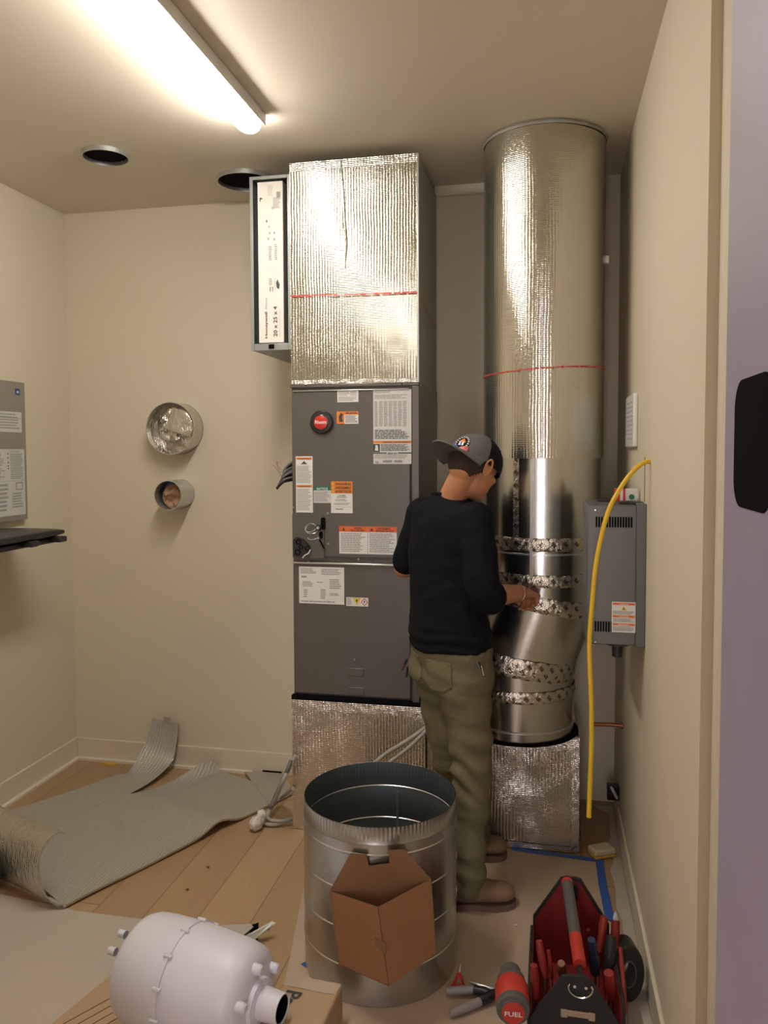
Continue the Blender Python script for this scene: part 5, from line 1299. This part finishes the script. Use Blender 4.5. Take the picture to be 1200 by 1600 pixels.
addp([(-.009,-.009),(.009,-.009),(.008,.002),(0,.008),(-.008,.002)],1,.0024)
addp([(-.004,-.009),(.001,-.009),(.003,.002),(-.002,.003)],3,.003)
addp([(-.030,-.012),(-.020,-.008),(-.004,-.014),(.004,-.018),(.004,-.026),(-.012,-.024),(-.028,-.022)],4,.0030)
addp([(.030,-.012),(.020,-.008),(.006,-.014),(.004,-.020),(.008,-.026),(.020,-.022),(.030,-.020)],3,.0030)
pm.build('patch',ms,cpo)

# sweater
sw=MB()
sw.loft([ring(.868,(-.337,2.80),.168,.120),ring(.885,(-.337,2.80),.176,.126),ring(.93,(-.338,2.80),.180,.130),ring(1.00,(-.340,2.80),.170,.124),ring(1.10,(-.344,2.805),.166,.120),ring(1.21,SC,.176,.122),ring(1.30,SC,.182,.112),ring(1.360,SC,.170,.096),ring(1.390,(SC.x+.003,SC.y),.125,.082),ring(1.408,(SC.x+.006,SC.y),.092,.074),ring(1.425,(SC.x+.010,SC.y),.068,.064)],36,5)
def sleeve(sh,el,wr,tend,r0,r1,r2,r3):
    e=el.lerp(wr,tend)
    limb(sw,[sh+V((0,0,-.005)),sh.lerp(el,.45),sh.lerp(el,.85),el.lerp(wr,.1),e],[r0,r1,r2,r2*1.02,r3],22,5)
sleeve(shR,elR,wrR,.16,.068,.062,.060,.058)
limb(sw,[shL+V((0,0,-.005)),shL.lerp(elL,.4),shL.lerp(elL,.75),shL.lerp(elL,.88)],[.066,.056,.054,.052],22,5)
def swd(c):
    q=c.copy(); fold=mn.noise(V((q.x*9+q.z*6,q.y*9,q.z*7)))*.0055+mn.noise(V((q.x*16-q.z*10,q.y*16,q.z*22)))*.0035
    if c.z<.98: fold+=.004*sin(c.z*150+4*mn.noise(V((c.x*6,c.y*6,3))))*min(1,(.98-c.z)*12)
    return fold
fuse(sw,'sweater',M['knit'],pr,.0055,5,swd)
# collar band
P=[]
for i in range(36):
    a=2*pi*i/36; P.append(V((SC.x+.010,SC.y,1.420))+L_v*(cos(a)*.066)+F_*(sin(a)*.062)+V((0,0,-.008*sin(a))))
MB().tube(P,.0055,8,loop=True).build('collar',M['knit'],pr)
# bracelet on the right wrist
bc_=wrR.lerp(elR,.12); d=(wrR-elR).normalized(); T=along(bc_,d)
MB().tube([T@V((cos(a)*.033,sin(a)*.031,.004*sin(a))) for a in [2*pi*i/30 for i in range(30)]],.0016,8,loop=True).build('bracelet',M['chrome'],pr)

# trousers
tr=MB()
tr.loft([ring(.78,(-.335,2.805),.150,.105,44),ring(.84,(-.335,2.803),.168,.118,44),ring(.89,(-.337,2.80),.166,.118,43),ring(.915,(-.337,2.80),.160,.112,42)],32,5)
limb(tr,[hipR+V((.005,0,.0)),hipR.lerp(kneeR,.30)+V((-.004,0,0)),hipR.lerp(kneeR,.65),kneeR,kneeR.lerp(anR,.35),kneeR.lerp(anR,.75),anR+V((0,0,-.005))],[.102,.100,.084,.072,.066,.058,.058],26,5)
limb(tr,[hipL,hipL.lerp(kneeL,.30),hipL.lerp(kneeL,.65),kneeL,kneeL.lerp(anL,.35),kneeL.lerp(anL,.75),anL+V((0,0,-.005))],[.100,.096,.082,.072,.066,.058,.058],26,5)
bt_=SC-F_*.055+V((.005,.0,.80))
tr.ell(bt_-L_v*.060,F_*.066,L_v*.090,V((0,0,.10)),n=20); tr.ell(bt_+L_v*.050,F_*.060,L_v*.085,V((0,0,.10)),n=20)
def trd(c):
    k=mn.noise(V((c.x*5,c.y*5,c.z*4)))*.008
    band_=1 if c.z<.80 else max(0,1-(c.z-.80)*8)
    k+=.0125*band_*mn.noise(V((c.x*6+c.z*7,c.y*6-c.z*4,c.z*17)))
    k+=.0075*band_*math.exp(-((c.z-.47)/.10)**2)*sin(c.z*62+c.x*34+c.y*20+6*mn.noise(c*6))
    if c.z<.22: k+=.002*sin(c.z*110+c.x*25+4*mn.noise(c*9))
    return k
to=fuse(tr,'trousers',M['khaki'],pr,.0055,4,trd)
tm_=to.data
for s_ in (-1,1):   # back pockets follow the cloth
    vs=[];fs=[];mp={}
    for p in tm_.polygons:
        c=p.center; d=c-V((-.337,2.80,0)); la=d.dot(L_v)*s_; fb=d.dot(F_)
        if .022<la<.128 and .745<c.z<.848 and fb<-.02 and not (c.z<.765 and (la<.022+(.765-c.z)*1.2 or la>.128-(.765-c.z)*1.2)):
            f=[]
            for vi in p.vertices:
                if vi not in mp: mp[vi]=len(vs); vs.append(tm_.vertices[vi].co+tm_.vertices[vi].normal*.0028)
                f.append(mp[vi])
            fs.append(f)
    pk=MB().add(vs,fs,0,None,True).build('back_pocket',M['khaki'],pr)
    so_=pk.modifiers.new('thick','SOLIDIFY'); so_.thickness=.003; so_.offset=-1
# clip knife in the right back pocket
def onback(u,v,y): return at(u,v,y=y)
a,b=onback(747,1035,2.635),onback(757,1058,2.625)
kf=MB().tube([a,b],[.008,.0055],10,flat=.6).build('pocket_knife',M['black'],pr); kf['label']='black clip knife in the back pocket'
MB().tube([onback(752,1040,2.628),onback(756,1056,2.618)],.0020,8).build('knife_clip',M['chrome'],kf)
kk=MB(); kk.tube([onback(636,1030,2.86),onback(631,1040,2.865),onback(628,1046,2.87)],.005,8); kk.tube([onback(637,1042,2.86),onback(635,1058,2.87)],.004,8)
kk.build('keys_on_clip',M['navy'],pr)
MB().tube([onback(632,1038,2.86),onback(627,1047,2.865)],.0028,8).build('key_ring',M['copper'],pr)

# boots
def boot(heel,toe,an,name):
    d=V((toe[0]-heel[0],toe[1]-heel[1],0)); Ln=d.length; d.normalize(); l=V((-d.y,d.x,0)); h=V((*heel,0)); Z=V((0,0,1))
    up=MB()
    up.loft([(h+d*.004+Z*.050,l*.026,Z*.028),(h+d*.03+Z*.060,l*.038,Z*.042),(h+d*Ln*.30+Z*.066,l*.042,Z*.048),(h+d*Ln*.5+Z*.060,l*.045,Z*.042),(h+d*Ln*.72+Z*.050,l*.050,Z*.031),(h+d*Ln*.90+Z*.046,l*.043,Z*.027),(h+d*Ln*.99+Z*.042,l*.020,Z*.016)],24,4)
    limb(up,[h+d*.075+Z*.07,V((an.x,an.y,.125)),V((an.x,an.y,.150))],[.045,.046,.046])
    b=fuse(up,'boot',M['suede'],pr,.0045,3,lambda c:.0015*mn.noise(c*40))
    so=[]
    for t,wd in ((0,.018),(.02,.032),(.12,.038),(.35,.036),(.5,.040),(.72,.052),(.86,.049),(.95,.036),(1.0,.018)): so.append((t,wd))
    P=[h+d*(Ln*t)+l*w_+Z*.002 for t,w_ in so]+[h+d*(Ln*t)-l*w_+Z*.002 for t,w_ in so[::-1]]
    MB().prism(P,(0,0,.020)).build('sole',M['sole'],b,bev=.003)
    lc=MB()
    for k in range(4):
        c=h+d*(Ln*(.46+.055*k))+Z*(.105-.008*k); s_=1 if k%2 else -1
        lc.tube([c-l*.024*1+d*.006*s_-Z*.004,c+Z*.003,c+l*.024-d*.006*s_-Z*.004],.0028,6)
    lc.build('laces',M['bark'],b)
hR=at(716,1424,z=0); 
boot((-.365,2.625),(-.095,2.700),anR,'r'); boot((-.385,2.955),(-.140,3.020),anL,'l')
